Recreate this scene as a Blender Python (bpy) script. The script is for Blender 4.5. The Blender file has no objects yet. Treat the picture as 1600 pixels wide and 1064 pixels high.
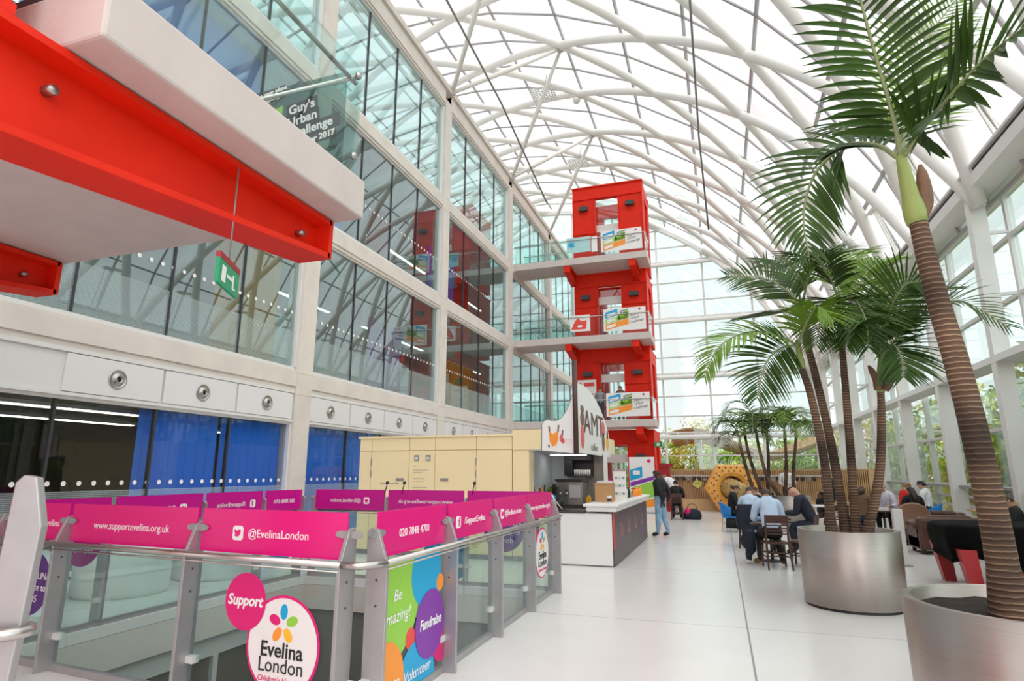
import bpy, bmesh, math, random
from mathutils import Vector, Matrix, Euler
random.seed(7)
S = bpy.context.scene
COL = S.collection
PI = math.pi
V = Vector

# ------------------------------------------------------------------ camera, world, exposure
cam_d = bpy.data.cameras.new('camera'); cam = bpy.data.objects.new('camera', cam_d); COL.objects.link(cam)
cam_d.sensor_fit = 'HORIZONTAL'; cam_d.sensor_width = 36.0; cam_d.lens = 942.0 / 1600 * 36
cam_d.clip_start = 0.05; cam_d.clip_end = 600
CH = 1.7
pitch = math.atan2(206, 942); yaw = math.atan2(326, math.hypot(942, 206))
cam.location = (0, 0, CH); cam.rotation_euler = (PI / 2 + pitch, 0, yaw)
S.camera = cam
w = bpy.data.worlds.new('overcast_sky'); S.world = w; w.use_nodes = True
nt = w.node_tree; nt.nodes.clear()
out = nt.nodes.new('ShaderNodeOutputWorld'); bg = nt.nodes.new('ShaderNodeBackground')
tc = nt.nodes.new('ShaderNodeTexCoord'); nz = nt.nodes.new('ShaderNodeTexNoise'); cr = nt.nodes.new('ShaderNodeValToRGB')
nz.inputs['Scale'].default_value = 2.2; nz.inputs['Detail'].default_value = 5
cr.color_ramp.elements[0].position = 0.3; cr.color_ramp.elements[0].color = (0.93, 0.935, 0.95, 1)
cr.color_ramp.elements[1].position = 0.65; cr.color_ramp.elements[1].color = (1.0, 0.975, 0.96, 1)
nt.links.new(tc.outputs['Generated'], nz.inputs['Vector']); nt.links.new(nz.outputs['Fac'], cr.inputs['Fac'])
nt.links.new(cr.outputs['Color'], bg.inputs['Color']); nt.links.new(bg.outputs['Background'], out.inputs['Surface'])
bg.inputs['Strength'].default_value = 1.18
S.view_settings.view_transform = 'Standard'; S.view_settings.look = 'None'
S.view_settings.exposure = 0.31; S.view_settings.gamma = 1.0; S.view_settings.use_curve_mapping = False
S.cycles.transparent_max_bounces = 32; S.cycles.max_bounces = 10; S.cycles.diffuse_bounces = 5
sun_d = bpy.data.lights.new('sun', 'SUN'); sun = bpy.data.objects.new('sun', sun_d); COL.objects.link(sun)
sun_d.energy = 2.2; sun_d.angle = math.radians(95); sun_d.color = (1, 0.98, 0.96)
sun.rotation_euler = (math.radians(22), math.radians(38), 0)     # broad soft sun added to brighten the floor, high on the right

# ------------------------------------------------------------------ materials
def mat(name, col, rough=0.5, metal=0.0, bump=0.0, bscale=20, var=0.0, vscale=6, spec=0.5, emit=0.0, stretch=None, alpha=1.0):
    m = bpy.data.materials.new(name); m.use_nodes = True
    n = m.node_tree; b = n.nodes['Principled BSDF']
    b.inputs['Base Color'].default_value = (*col, 1); b.inputs['Roughness'].default_value = rough
    b.inputs['Metallic'].default_value = metal; b.inputs['Specular IOR Level'].default_value = spec
    b.inputs['Alpha'].default_value = alpha
    if emit: b.inputs['Emission Color'].default_value = (*col, 1); b.inputs['Emission Strength'].default_value = emit
    if bump or var:
        t = n.nodes.new('ShaderNodeTexCoord'); z = n.nodes.new('ShaderNodeTexNoise')
        z.inputs['Detail'].default_value = 6
        src = t.outputs['Object']
        if stretch:
            mp = n.nodes.new('ShaderNodeMapping'); mp.inputs['Scale'].default_value = stretch
            n.links.new(src, mp.inputs['Vector']); src = mp.outputs['Vector']
        n.links.new(src, z.inputs['Vector'])
        z.inputs['Scale'].default_value = vscale if var else bscale
        if var:
            r = n.nodes.new('ShaderNodeValToRGB')
            r.color_ramp.elements[0].position = 0.3; r.color_ramp.elements[1].position = 0.7
            r.color_ramp.elements[0].color = (*[max(0, c * (1 - var)) for c in col], 1)
            r.color_ramp.elements[1].color = (*[min(1, c * (1 + var)) for c in col], 1)
            n.links.new(z.outputs['Fac'], r.inputs['Fac']); n.links.new(r.outputs['Color'], b.inputs['Base Color'])
        if bump:
            z2 = n.nodes.new('ShaderNodeTexNoise'); z2.inputs['Scale'].default_value = bscale; z2.inputs['Detail'].default_value = 5
            n.links.new(src, z2.inputs['Vector'])
            bp = n.nodes.new('ShaderNodeBump'); bp.inputs['Strength'].default_value = bump; bp.inputs['Distance'].default_value = 0.02
            n.links.new(z2.outputs['Fac'], bp.inputs['Height']); n.links.new(bp.outputs['Normal'], b.inputs['Normal'])
    return m

def glass(name, tint=(0.9, 0.96, 0.95), ior=1.7, rough=0.0, base=0.0):
    m = bpy.data.materials.new(name); m.use_nodes = True
    n = m.node_tree; n.nodes.clear()
    o = n.nodes.new('ShaderNodeOutputMaterial'); mx = n.nodes.new('ShaderNodeMixShader')
    tr = n.nodes.new('ShaderNodeBsdfTransparent'); gl = n.nodes.new('ShaderNodeBsdfGlossy'); fr = n.nodes.new('ShaderNodeFresnel')
    geo = n.nodes.new('ShaderNodeNewGeometry'); inv = n.nodes.new('ShaderNodeMath'); inv.operation = 'MULTIPLY_ADD'
    tr.inputs['Color'].default_value = (*tint, 1); gl.inputs['Color'].default_value = (0.95, 0.98, 1, 1); gl.inputs['Roughness'].default_value = rough
    # the same reflectance from both sides of the pane
    mu = n.nodes.new('ShaderNodeMix'); mu.data_type = 'FLOAT'
    mu.inputs[2].default_value = ior; mu.inputs[3].default_value = 1.0 / ior
    n.links.new(geo.outputs['Backfacing'], mu.inputs[0]); n.links.new(mu.outputs[0], fr.inputs['IOR'])
    mn = n.nodes.new('ShaderNodeMath'); mn.operation = 'ADD'; mn.use_clamp = True; mn.inputs[1].default_value = base
    n.links.new(fr.outputs['Fac'], mn.inputs[0]); n.nodes.remove(inv)
    n.links.new(mn.outputs[0], mx.inputs['Fac']); n.links.new(tr.outputs[0], mx.inputs[1]); n.links.new(gl.outputs[0], mx.inputs[2])
    n.links.new(mx.outputs[0], o.inputs['Surface'])
    return m

M = {}
M['white'] = mat('white_paint', (0.80, 0.77, 0.76), 0.45, var=0.02, vscale=2)
M['steel_white'] = mat('white_coated_steel', (0.82, 0.79, 0.775), 0.35, var=0.015, vscale=3)
M['tube'] = mat('cream_white_tube', (0.82, 0.79, 0.75), 0.4)
M['concrete'] = mat('pale_concrete', (0.66, 0.60, 0.55), 0.7, bump=0.15, bscale=30, var=0.06, vscale=1.5)
M['concrete_pink'] = mat('smooth_concrete', (0.60, 0.52, 0.495), 0.7, bump=0.1, bscale=40, var=0.05, vscale=2.5)
M['frame_pale'] = mat('pale_aluminium_frame', (0.74, 0.72, 0.71), 0.4, 0.2)
M['frame_dark'] = mat('dark_gasket', (0.03, 0.033, 0.035), 0.5)
M['grey_steel'] = mat('grey_steel', (0.42, 0.40, 0.41), 0.38, 0.6, var=0.05, vscale=8)
M['mid_grey'] = mat('mid_grey_metal', (0.33, 0.32, 0.33), 0.45, 0.3)
M['steel'] = mat('brushed_steel', (0.50, 0.44, 0.41), 0.24, 1.0, bump=0.05, bscale=60, stretch=(1, 1, 60), var=0.06, vscale=3)
M['chrome'] = mat('polished_steel', (0.52, 0.48, 0.46), 0.28, 1.0)
M['red'] = mat('red_painted_steel', (0.76, 0.019, 0.003), 0.55, var=0.06, vscale=2, spec=0.25)
M['black'] = mat('black_plastic', (0.012, 0.012, 0.013), 0.45)
M['dark'] = mat('dark_grey', (0.05, 0.05, 0.055), 0.5)
M['panel'] = mat('white_vent_panel', (0.74, 0.715, 0.72), 0.42, 0.1)
M['beige'] = mat('cream_laminate', (0.87, 0.70, 0.42), 0.35, var=0.015, vscale=2)
M['pink'] = mat('magenta_pink_acrylic', (0.80, 0.006, 0.21), 0.22)
M['magenta'] = mat('magenta_and_backlit_acrylic', (0.62, 0.006, 0.27), 0.22)  # left and rear barrier panels are pink; this tint stands for light through them
M['lettering'] = mat('white_lettering', (0.9, 0.88, 0.88), 0.5)
M['ink'] = mat('black_lettering', (0.015, 0.014, 0.014), 0.5)
M['c_green'] = mat('lime_green_vinyl', (0.30, 0.60, 0.06), 0.4)
M['c_blue'] = mat('cyan_blue_vinyl', (0.0, 0.36, 0.66), 0.4)
M['c_purple'] = mat('purple_vinyl', (0.22, 0.03, 0.36), 0.4)
M['c_dpurple'] = mat('dark_purple_vinyl', (0.08, 0.01, 0.17), 0.4)
M['c_orange'] = mat('orange_vinyl', (0.93, 0.30, 0.03), 0.4)
M['c_yellow'] = mat('yellow_vinyl', (0.93, 0.50, 0.03), 0.4)
M['c_red'] = mat('coral_red_vinyl', (0.80, 0.06, 0.05), 0.4)
M['c_pink'] = mat('crimson_pink_vinyl', (0.72, 0.004, 0.17), 0.4)
M['c_white'] = mat('white_vinyl', (0.84, 0.80, 0.79), 0.4)
M['c_teal'] = mat('pale_teal_vinyl', (0.42, 0.66, 0.66), 0.4)
M['wood_dark'] = mat('dark_stained_wood', (0.075, 0.026, 0.016), 0.35, var=0.3, vscale=8, stretch=(1, 1, 6))
M['wood'] = mat('light_wood', (0.58, 0.34, 0.16), 0.5, var=0.15, vscale=5, stretch=(1, 1, 0.2))
M['ply'] = mat('birch_plywood', (0.66, 0.42, 0.21), 0.5, var=0.1, vscale=3, stretch=(6, 6, 0.5))
M['leather'] = mat('brown_leather', (0.085, 0.034, 0.022), 0.32, bump=0.2, bscale=25, var=0.25, vscale=5)
M['tan'] = mat('tan_leather', (0.30, 0.16, 0.10), 0.45, bump=0.1, bscale=25, var=0.15)
M['bluechair'] = mat('bright_blue_plastic', (0.01, 0.20, 0.60), 0.35)
M['curtain'] = mat('royal_blue_curtain', (0.015, 0.20, 0.90), 0.7, bump=0.1, bscale=60)
M['soil'] = mat('dark_soil', (0.018, 0.009, 0.005), 0.95, bump=0.9, bscale=22, var=0.6, vscale=30)
M['shaft'] = mat('green_crownshaft', (0.30, 0.36, 0.10), 0.4, var=0.2, vscale=4, stretch=(1, 1, 0.4))
M['leaf'] = mat('palm_leaf_green', (0.034, 0.080, 0.007), 0.48, spec=0.35, var=0.35, vscale=3)
M['leaf_light'] = mat('fresh_palm_leaf', (0.13, 0.24, 0.015), 0.48, spec=0.35, var=0.3, vscale=3)
M['rachis'] = mat('pale_green_stem', (0.26, 0.30, 0.13), 0.5)
M['husk'] = mat('dry_brown_sheath', (0.22, 0.11, 0.065), 0.7, bump=0.4, bscale=30, var=0.3)
M['nut'] = mat('orange_yellow_climbing_panel', (0.90, 0.42, 0.09), 0.45, var=0.06, vscale=3)
M['bolt'] = mat('tan_climbing_panel', (0.50, 0.33, 0.12), 0.5, var=0.12, vscale=4)
M['skin'] = mat('light_skin', (0.60, 0.33, 0.23), 0.5); M['skin_dark'] = mat('brown_skin', (0.10, 0.042, 0.025), 0.5)
M['kiosk_dark'] = mat('dark_plum_cladding', (0.10, 0.058, 0.072), 0.4, var=0.1, vscale=4)
M['kgrey'] = mat('grey_kiosk_lining', (0.62, 0.64, 0.68), 0.5, var=0.06, vscale=2)
M['stainless'] = mat('dull_stainless', (0.42, 0.40, 0.38), 0.35, 0.9)
M['card'] = mat('brown_cardboard', (0.48, 0.27, 0.12), 0.7)
M['cover'] = mat('black_cloth_cover', (0.003, 0.003, 0.003), 0.8, bump=0.5, bscale=9, spec=0.08)
M['redtable'] = mat('red_table_paint', (0.36, 0.008, 0.012), 0.35)
M['grey_wall'] = mat('grey_inner_wall', (0.20, 0.19, 0.185), 0.6)
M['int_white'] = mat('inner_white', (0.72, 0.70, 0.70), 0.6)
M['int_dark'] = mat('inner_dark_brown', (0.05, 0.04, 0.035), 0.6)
M['int_blue'] = mat('inner_blue', (0.02, 0.17, 0.85), 0.5)
M['int_orange'] = mat('inner_ochre', (0.75, 0.36, 0.05), 0.5)
M['int_red'] = mat('inner_dark_red', (0.40, 0.015, 0.02), 0.5)
M['int_purple'] = mat('inner_purple', (0.25, 0.06, 0.36), 0.5)
M['light'] = mat('strip_and_fill_glow', (1, 0.95, 0.86), 0.5, emit=3.0)
M['exit'] = mat('exit_green', (0.005, 0.30, 0.13), 0.4, emit=0.05)
M['bark'] = mat('tree_bark', (0.12, 0.085, 0.06), 0.9)
M['grass'] = mat('grass_ground', (0.10, 0.16, 0.04), 0.95, var=0.3)
M['brick'] = mat('red_brick_far', (0.34, 0.15, 0.10), 0.9, var=0.1)
M['cable'] = mat('grey_cable', (0.30, 0.28, 0.28), 0.4, 0.5)
G = {}
G['facade'] = glass('facade_glass', (0.70, 0.83, 0.82), 2.2)
G['dark'] = glass('tinted_glass', (0.86, 0.87, 0.86), 1.36)
G['rail'] = glass('balustrade_glass', (0.86, 0.935, 0.92), 1.32)
G['roof'] = glass('roof_glass', (0.95, 0.975, 0.975), 1.7)
G['wall'] = glass('wall_glass', (0.86, 0.94, 0.93), 2.1)
G['lift'] = glass('lift_glass', (0.85, 0.93, 0.92), 1.7)
G['poster'] = glass('translucent_poster_film', (0.56, 0.70, 0.68), 1.4, 0.1)
G['frost'] = glass('frosted_film', (0.70, 0.76, 0.77), 1.5, 0.3)
def frost_mat():
    m = bpy.data.materials.new('frosted_film'); m.use_nodes = True; n = m.node_tree; n.nodes.clear()
    o = n.nodes.new('ShaderNodeOutputMaterial'); mx = n.nodes.new('ShaderNodeMixShader'); tr = n.nodes.new('ShaderNodeBsdfTransparent'); df = n.nodes.new('ShaderNodeBsdfDiffuse')
    t = n.nodes.new('ShaderNodeTexCoord'); wv = n.nodes.new('ShaderNodeTexWave'); wv.bands_direction = 'Z'; wv.inputs['Scale'].default_value = 11.0
    mm = n.nodes.new('ShaderNodeMath'); mm.operation = 'MULTIPLY'; mm.inputs[1].default_value = 0.30
    df.inputs['Color'].default_value = (0.72, 0.80, 0.81, 1); tr.inputs['Color'].default_value = (0.95, 0.97, 0.97, 1)
    n.links.new(t.outputs['Object'], wv.inputs['Vector']); n.links.new(wv.outputs['Fac'], mm.inputs[0]); n.links.new(mm.outputs[0], mx.inputs['Fac'])
    n.links.new(tr.outputs[0], mx.inputs[1]); n.links.new(df.outputs[0], mx.inputs[2]); n.links.new(mx.outputs[0], o.inputs['Surface'])
    return m
G['frost'] = frost_mat()
def foliage_mat(name, c1, c2):
    m = mat(name, c1, 0.7); n = m.node_tree; b = n.nodes['Principled BSDF']
    oi = n.nodes.new('ShaderNodeTexCoord'); z = n.nodes.new('ShaderNodeTexNoise'); z.inputs['Scale'].default_value = 0.9; z.inputs['Detail'].default_value = 4
    r = n.nodes.new('ShaderNodeValToRGB'); r.color_ramp.elements[0].color = (*c1, 1); r.color_ramp.elements[1].color = (*c2, 1)
    r.color_ramp.elements[0].position = 0.38; r.color_ramp.elements[1].position = 0.62
    n.links.new(oi.outputs['Object'], z.inputs['Vector']); n.links.new(z.outputs['Fac'], r.inputs['Fac']); n.links.new(r.outputs['Color'], b.inputs['Base Color'])
    return m
M['fol1'] = foliage_mat('autumn_yellow_green_leaves', (0.28, 0.40, 0.04), (0.85, 0.74, 0.09))
M['fol2'] = foliage_mat('mid_green_leaves', (0.16, 0.30, 0.04), (0.60, 0.68, 0.09))
M['fol3'] = foliage_mat('golden_leaves', (0.45, 0.42, 0.06), (0.92, 0.70, 0.16))
def trunk_mat(name='ringed_palm_bark', c1=(0.090, 0.050, 0.030), c2=(0.30, 0.20, 0.135)):
    m = mat(name, c1, 0.8); n = m.node_tree; b = n.nodes['Principled BSDF']
    t = n.nodes.new('ShaderNodeTexCoord'); wv = n.nodes.new('ShaderNodeTexWave'); wv.bands_direction = 'Z'; wv.wave_type = 'BANDS'
    wv.inputs['Scale'].default_value = 8.5; wv.inputs['Distortion'].default_value = 1.2; wv.inputs['Detail'].default_value = 3; wv.inputs['Detail Scale'].default_value = 2.5
    r = n.nodes.new('ShaderNodeValToRGB'); r.color_ramp.elements[0].color = (*c1, 1); r.color_ramp.elements[1].color = (*c2, 1)
    r.color_ramp.elements[0].position = 0.80; r.color_ramp.elements[1].position = 1.0
    nz = n.nodes.new('ShaderNodeTexNoise'); nz.inputs['Scale'].default_value = 1.3
    r2 = n.nodes.new('ShaderNodeValToRGB'); r2.color_ramp.elements[0].color = (0.35, 0.32, 0.30, 1); r2.color_ramp.elements[1].color = (1.75, 1.7, 1.65, 1)
    r2.color_ramp.elements[0].position = 0.38; r2.color_ramp.elements[1].position = 0.66
    mx = n.nodes.new('ShaderNodeMix'); mx.data_type = 'RGBA'; mx.blend_type = 'MULTIPLY'; mx.inputs[0].default_value = 1
    n.links.new(t.outputs['Object'], wv.inputs['Vector']); n.links.new(t.outputs['Object'], nz.inputs['Vector'])
    n.links.new(wv.outputs['Fac'], r.inputs['Fac']); n.links.new(nz.outputs['Fac'], r2.inputs['Fac'])
    n.links.new(r.outputs['Color'], mx.inputs[6]); n.links.new(r2.outputs['Color'], mx.inputs[7]); n.links.new(mx.outputs[2], b.inputs['Base Color'])
    bp = n.nodes.new('ShaderNodeBump'); bp.inputs['Strength'].default_value = 0.35; bp.inputs['Distance'].default_value = 0.02
    n.links.new(wv.outputs['Fac'], bp.inputs['Height']); n.links.new(bp.outputs['Normal'], b.inputs['Normal'])
    return m
M['trunk'] = trunk_mat()
def floor_mat():
    m = mat('pale_terrazzo_slabs', (0.78, 0.75, 0.73), 0.22, spec=0.5); n = m.node_tree; b = n.nodes['Principled BSDF']
    t = n.nodes.new('ShaderNodeTexCoord'); mp = n.nodes.new('ShaderNodeMapping')
    br = n.nodes.new('ShaderNodeTexBrick'); br.offset = 0.0; br.inputs['Scale'].default_value = 1.0
    br.inputs['Brick Width'].default_value = 4.0; br.inputs['Row Height'].default_value = 4.0; br.inputs['Mortar Size'].default_value = 0.012; br.inputs['Mortar Smooth'].default_value = 0.2
    br.inputs['Color1'].default_value = (0.80, 0.765, 0.75, 1); br.inputs['Color2'].default_value = (0.77, 0.74, 0.73, 1); br.inputs['Mortar'].default_value = (0.52, 0.50, 0.49, 1)
    mp.inputs['Location'].default_value = (-0.165 + 4, -3.72 + 4, 0)
    n.links.new(t.outputs['Object'], mp.inputs['Vector']); n.links.new(mp.outputs['Vector'], br.inputs['Vector'])
    z = n.nodes.new('ShaderNodeTexNoise'); z.inputs['Scale'].default_value = 1.2; z.inputs['Detail'].default_value = 7
    r = n.nodes.new('ShaderNodeValToRGB'); r.color_ramp.elements[0].color = (0.93, 0.92, 0.92, 1); r.color_ramp.elements[1].color = (1.03, 1.03, 1.03, 1)
    mx = n.nodes.new('ShaderNodeMix'); mx.data_type = 'RGBA'; mx.blend_type = 'MULTIPLY'; mx.inputs[0].default_value = 1
    n.links.new(t.outputs['Object'], z.inputs['Vector']); n.links.new(z.outputs['Fac'], r.inputs['Fac'])
    n.links.new(br.outputs['Color'], mx.inputs[6]); n.links.new(r.outputs['Color'], mx.inputs[7]); n.links.new(mx.outputs[2], b.inputs['Base Color'])
    return m
M['floor'] = floor_mat()
def brushed():
    m = M['steel']; n = m.node_tree; b = n.nodes['Principled BSDF']; tg = n.nodes.new('ShaderNodeTangent'); tg.direction_type = 'RADIAL'; tg.axis = 'Z'
    b.inputs['Anisotropic'].default_value = 0.9; b.inputs['Anisotropic Rotation'].default_value = 0.25; b.inputs['Roughness'].default_value = 0.42
    n.links.new(tg.outputs['Tangent'], b.inputs['Tangent'])
brushed()
M['bar_grey'] = mat('grey_glazing_bar', (0.40, 0.37, 0.38), 0.4, 0.2)

# ------------------------------------------------------------------ mesh helpers
class MB:
    """collects shapes into one mesh"""
    def __init__(s): s.v = []; s.f = []; s.smooth = []
    def add(s, vs, fs, sm=False):
        o = len(s.v); s.v += [V(p) for p in vs]
        for f in fs: s.f.append([i + o for i in f]); s.smooth.append(sm)
        return s
    def box(s, x0, x1, y0, y1, z0, z1):
        return s.add([(x0, y0, z0), (x1, y0, z0), (x1, y1, z0), (x0, y1, z0), (x0, y0, z1), (x1, y0, z1), (x1, y1, z1), (x0, y1, z1)],
                     [(0, 3, 2, 1), (4, 5, 6, 7), (0, 1, 5, 4), (1, 2, 6, 5), (2, 3, 7, 6), (3, 0, 4, 7)])
    def hexa(s, p):                           # eight corners, bottom ring then top ring
        return s.add(p, [(0, 3, 2, 1), (4, 5, 6, 7), (0, 1, 5, 4), (1, 2, 6, 5), (2, 3, 7, 6), (3, 0, 4, 7)])
    def bar(s, a, b, wd, ht, up=(0, 0, 1)):   # rectangular bar from a to b
        a, b = V(a), V(b); t = (b - a).normalized(); u = V(up)
        if abs(t.dot(u)) > 0.99: u = V((0, 1, 0))
        sd = t.cross(u).normalized() * wd / 2; u = sd.cross(t).normalized() * ht / 2
        return s.hexa([a - sd - u, a + sd - u, b + sd - u, b - sd - u, a - sd + u, a + sd + u, b + sd + u, b - sd + u])
    def tube(s, pts, r, n=10, cap=True):
        pts = [V(p) for p in pts]; rs = r if isinstance(r, (list, tuple)) else [r] * len(pts)
        vs = []; fs = []; ref = None
        for i, p in enumerate(pts):
            t = (pts[min(i + 1, len(pts) - 1)] - pts[max(i - 1, 0)]).normalized()
            if ref is None:
                ref = V((0, 0, 1)) if abs(t.z) < 0.9 else V((0, 1, 0))
            a = (ref - t * ref.dot(t)).normalized(); b = t.cross(a); ref = a
            for k in range(n):
                an = 2 * PI * k / n; vs.append(p + (a * math.cos(an) + b * math.sin(an)) * rs[i])
        for i in range(len(pts) - 1):
            for k in range(n):
                fs.append((i * n + k, i * n + (k + 1) % n, (i + 1) * n + (k + 1) % n, (i + 1) * n + k))
        if cap: fs.append(tuple(range(n - 1, -1, -1))); fs.append(tuple(range((len(pts) - 1) * n, len(pts) * n)))
        return s.add(vs, fs, True)
    def lathe(s, prof, c=(0, 0, 0), n=24, sx=1.0, sy=1.0, ax='z'):
        vs = []; fs = []; c = V(c)
        for r, z in prof:
            for k in range(n):
                an = 2 * PI * k / n; x, y = r * math.cos(an) * sx, r * math.sin(an) * sy
                p = {'z': (x, y, z), 'x': (z, x, y), 'y': (x, z, y)}[ax]
                vs.append(c + V(p))
        for i in range(len(prof) - 1):
            for k in range(n):
                q = (i * n + k, i * n + (k + 1) % n, (i + 1) * n + (k + 1) % n, (i + 1) * n + k)
                fs.append(q if ax != 'y' else q[::-1])
        return s.add(vs, fs, True)
    def disc(s, c, u, w_, ru, rv=None, th=0.004, n=32, a0=0):   # flat elliptical plate in the plane u,w
        rv = rv or ru; c, u, w_ = V(c), V(u).normalized(), V(w_).normalized(); nn = u.cross(w_) * th
        a = [c + u * ru * math.cos(2 * PI * k / n + a0) + w_ * rv * math.sin(2 * PI * k / n + a0) for k in range(n)]
        return s.add([p - nn / 2 for p in a] + [p + nn / 2 for p in a], [tuple(range(n - 1, -1, -1)), tuple(range(n, 2 * n))] + [(k, (k + 1) % n, n + (k + 1) % n, n + k) for k in range(n)])
    def prism(s, pts, d):                     # planar outline extruded by vector d
        pts = [V(p) for p in pts]; d = V(d); n = len(pts)
        return s.add(pts + [p + d for p in pts], [tuple(range(n - 1, -1, -1)), tuple(range(n, 2 * n))] + [(k, (k + 1) % n, n + (k + 1) % n, n + k) for k in range(n)])
    def ball(s, c, r, n=12, sc=(1, 1, 1)):
        vs = []; fs = []; c = V(c); m = n // 2
        for i in range(m + 1):
            th = PI * i / m
            for k in range(n):
                ph = 2 * PI * k / n
                vs.append(c + V((math.sin(th) * math.cos(ph) * sc[0], math.sin(th) * math.sin(ph) * sc[1], math.cos(th) * sc[2])) * r)
        for i in range(m):
            for k in range(n): fs.append((i * n + k, (i + 1) * n + k, (i + 1) * n + (k + 1) % n, i * n + (k + 1) % n))
        return s.add(vs, fs, True)
    def quad(s, a, b, c, d): return s.add([a, b, c, d], [(0, 1, 2, 3)])
    def mesh(s, name, off=(0, 0, 0), bevel=0):
        me = bpy.data.meshes.new(name); o = V(off)
        me.from_pydata([tuple(p - o) for p in s.v], [], s.f)
        me.polygons.foreach_set('use_smooth', s.smooth)
        bm = bmesh.new(); bm.from_mesh(me)
        bmesh.ops.remove_doubles(bm, verts=bm.verts, dist=1e-5)
        bmesh.ops.recalc_face_normals(bm, faces=bm.faces)
        if bevel:
            es = [e for e in bm.edges if len(e.link_faces) == 2 and e.calc_face_angle(0) > 0.6]
            bmesh.ops.bevel(bm, geom=es, offset=bevel, segments=2, affect='EDGES', profile=0.5)
        bm.to_mesh(me); bm.free(); me.update()
        return me

def rootloc(o):
    while o.parent: o = o.parent
    return V(o.location)
def part(name, mb, m, parent, world=True, bevel=0, label=None):
    off = rootloc(parent) if world else V((0, 0, 0))
    # a part of a part sits in the same space: nested parts carry no offset of their own
    me = mb.mesh(name, off, bevel); o = bpy.data.objects.new(name, me); COL.objects.link(o)
    me.materials.append(m); o.parent = parent
    if label: o['label'] = label
    return o
def thing(name, label, cat, loc=(0, 0, 0), group=None):
    o = bpy.data.objects.new(name, None); COL.objects.link(o); o.location = loc; o.empty_display_size = 0.1
    o['label'] = label; o['category'] = cat
    if group: o['group'] = group
    return o
def single(name, mb, m, label, cat, group=None, bevel=0):
    xs = [p.x for p in mb.v]; ys = [p.y for p in mb.v]; zs = [p.z for p in mb.v]
    base = V(((min(xs) + max(xs)) / 2, (min(ys) + max(ys)) / 2, min(zs)))
    me = mb.mesh(name, base, bevel); o = bpy.data.objects.new(name, me); COL.objects.link(o); o.location = base
    me.materials.append(m); o['label'] = label; o['category'] = cat
    if group: o['group'] = group
    return o
def struct(name, mb, m, bevel=0, parent=None):
    me = mb.mesh(name, (0, 0, 0), bevel); o = bpy.data.objects.new(name, me); COL.objects.link(o); me.materials.append(m)
    if parent: o.parent = parent
    else: o['kind'] = 'structure'
    return o
def clone(r, loc=None, rz=None, label=None, group=None):
    c = r.copy(); COL.objects.link(c)
    def rec(src, dst):
        for ch in src.children:
            d = ch.copy(); COL.objects.link(d); d.parent = dst; rec(ch, d)
    rec(r, c)
    if loc is not None: c.location = loc
    if rz is not None: c.rotation_euler = (0, 0, rz)
    if label: c['label'] = label
    if group: c['group'] = group
    return c
ntrim = [0]; nwin = [0]
def trim(mb, m, bevel=0):
    ntrim[0] += 1; return struct('trim_%d' % ntrim[0], mb, m, bevel)

# evaluation of fonts and skinned figures happens in a scratch scene that is removed at the end
TMP = bpy.data.scenes.new('scratch')
def evaluated(o):
    TMP.collection.objects.link(o); vl = TMP.view_layers[0]; vl.update()
    dg = vl.depsgraph; dg.update()
    me = bpy.data.meshes.new_from_object(o.evaluated_get(dg)); TMP.collection.objects.unlink(o)
    return me
def text(s, size, m, parent, org, xd, up=(0, 0, 1), align='CENTER', ext=0.004, shear=0.0, name='lettering', sx=1.0, bold=0.0):
    c = bpy.data.curves.new('t', 'FONT'); c.body = s; c.size = size; c.extrude = ext; c.align_x = align; c.align_y = 'CENTER'; c.shear = shear; c.offset = bold
    c.resolution_u = 3
    o = bpy.data.objects.new('t', c); me = evaluated(o)
    bpy.data.objects.remove(o); bpy.data.curves.remove(c)
    xd = V(xd).normalized(); up = V(up); up = (up - xd * up.dot(xd)).normalized(); n = xd.cross(up)
    R = Matrix((xd * sx, up, n)).transposed().to_4x4(); R.translation = V(org) - rootloc(parent)
    me.transform(R); me.materials.clear(); me.materials.append(m); me.name = name
    q = bpy.data.objects.new(name, me); COL.objects.link(q); q.parent = parent
    return q
# ------------------------------------------------------------------ the hall: floor, facade, vault, side wall, end wall
FX = -10.0                                   # face of the inner building
COLY = [-3.6, 4.65, 12.87, 21.1, 29.35, 37.6, 45.7]
END = 47.0; RX = 6.6; EAVE = 8.88
L1, L2, L3, TOP = 4.23, 8.56, 12.83, 16.95
HOLE = [(-6.75, 4.42), (-2.5, 3.92), (-2.5, 9.05), (-6.75, 9.05)]
def poly_floor():
    mb = MB(); o = [(-10.2, -7), (RX + 0.9, -7), (RX + 0.9, END + 0.3), (-10.2, END + 0.3)]
    for z in (0,):
        a = [(*p, 0) for p in o]; h = [(*p, 0) for p in HOLE]; a2 = [(*p, -0.12) for p in o]; h2 = [(*p, -0.12) for p in HOLE]
        for i in range(4):
            j = (i + 1) % 4
            mb.add([a[i], a[j], h[j], h[i]], [(0, 1, 2, 3)]); mb.add([a2[i], h2[i], h2[j], a2[j]], [(0, 1, 2, 3)])
            mb.add([h[i], h[j], h2[j], h2[i]], [(0, 1, 2, 3)]); mb.add([a[i], a2[i], a2[j], a[j]], [(0, 1, 2, 3)])
    return mb
struct('floor', poly_floor(), M['floor'])
mb = MB(); mb.box(0.157, 0.173, 5, 29.5, 0.0, 0.002); trim(mb, M['mid_grey'])

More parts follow.
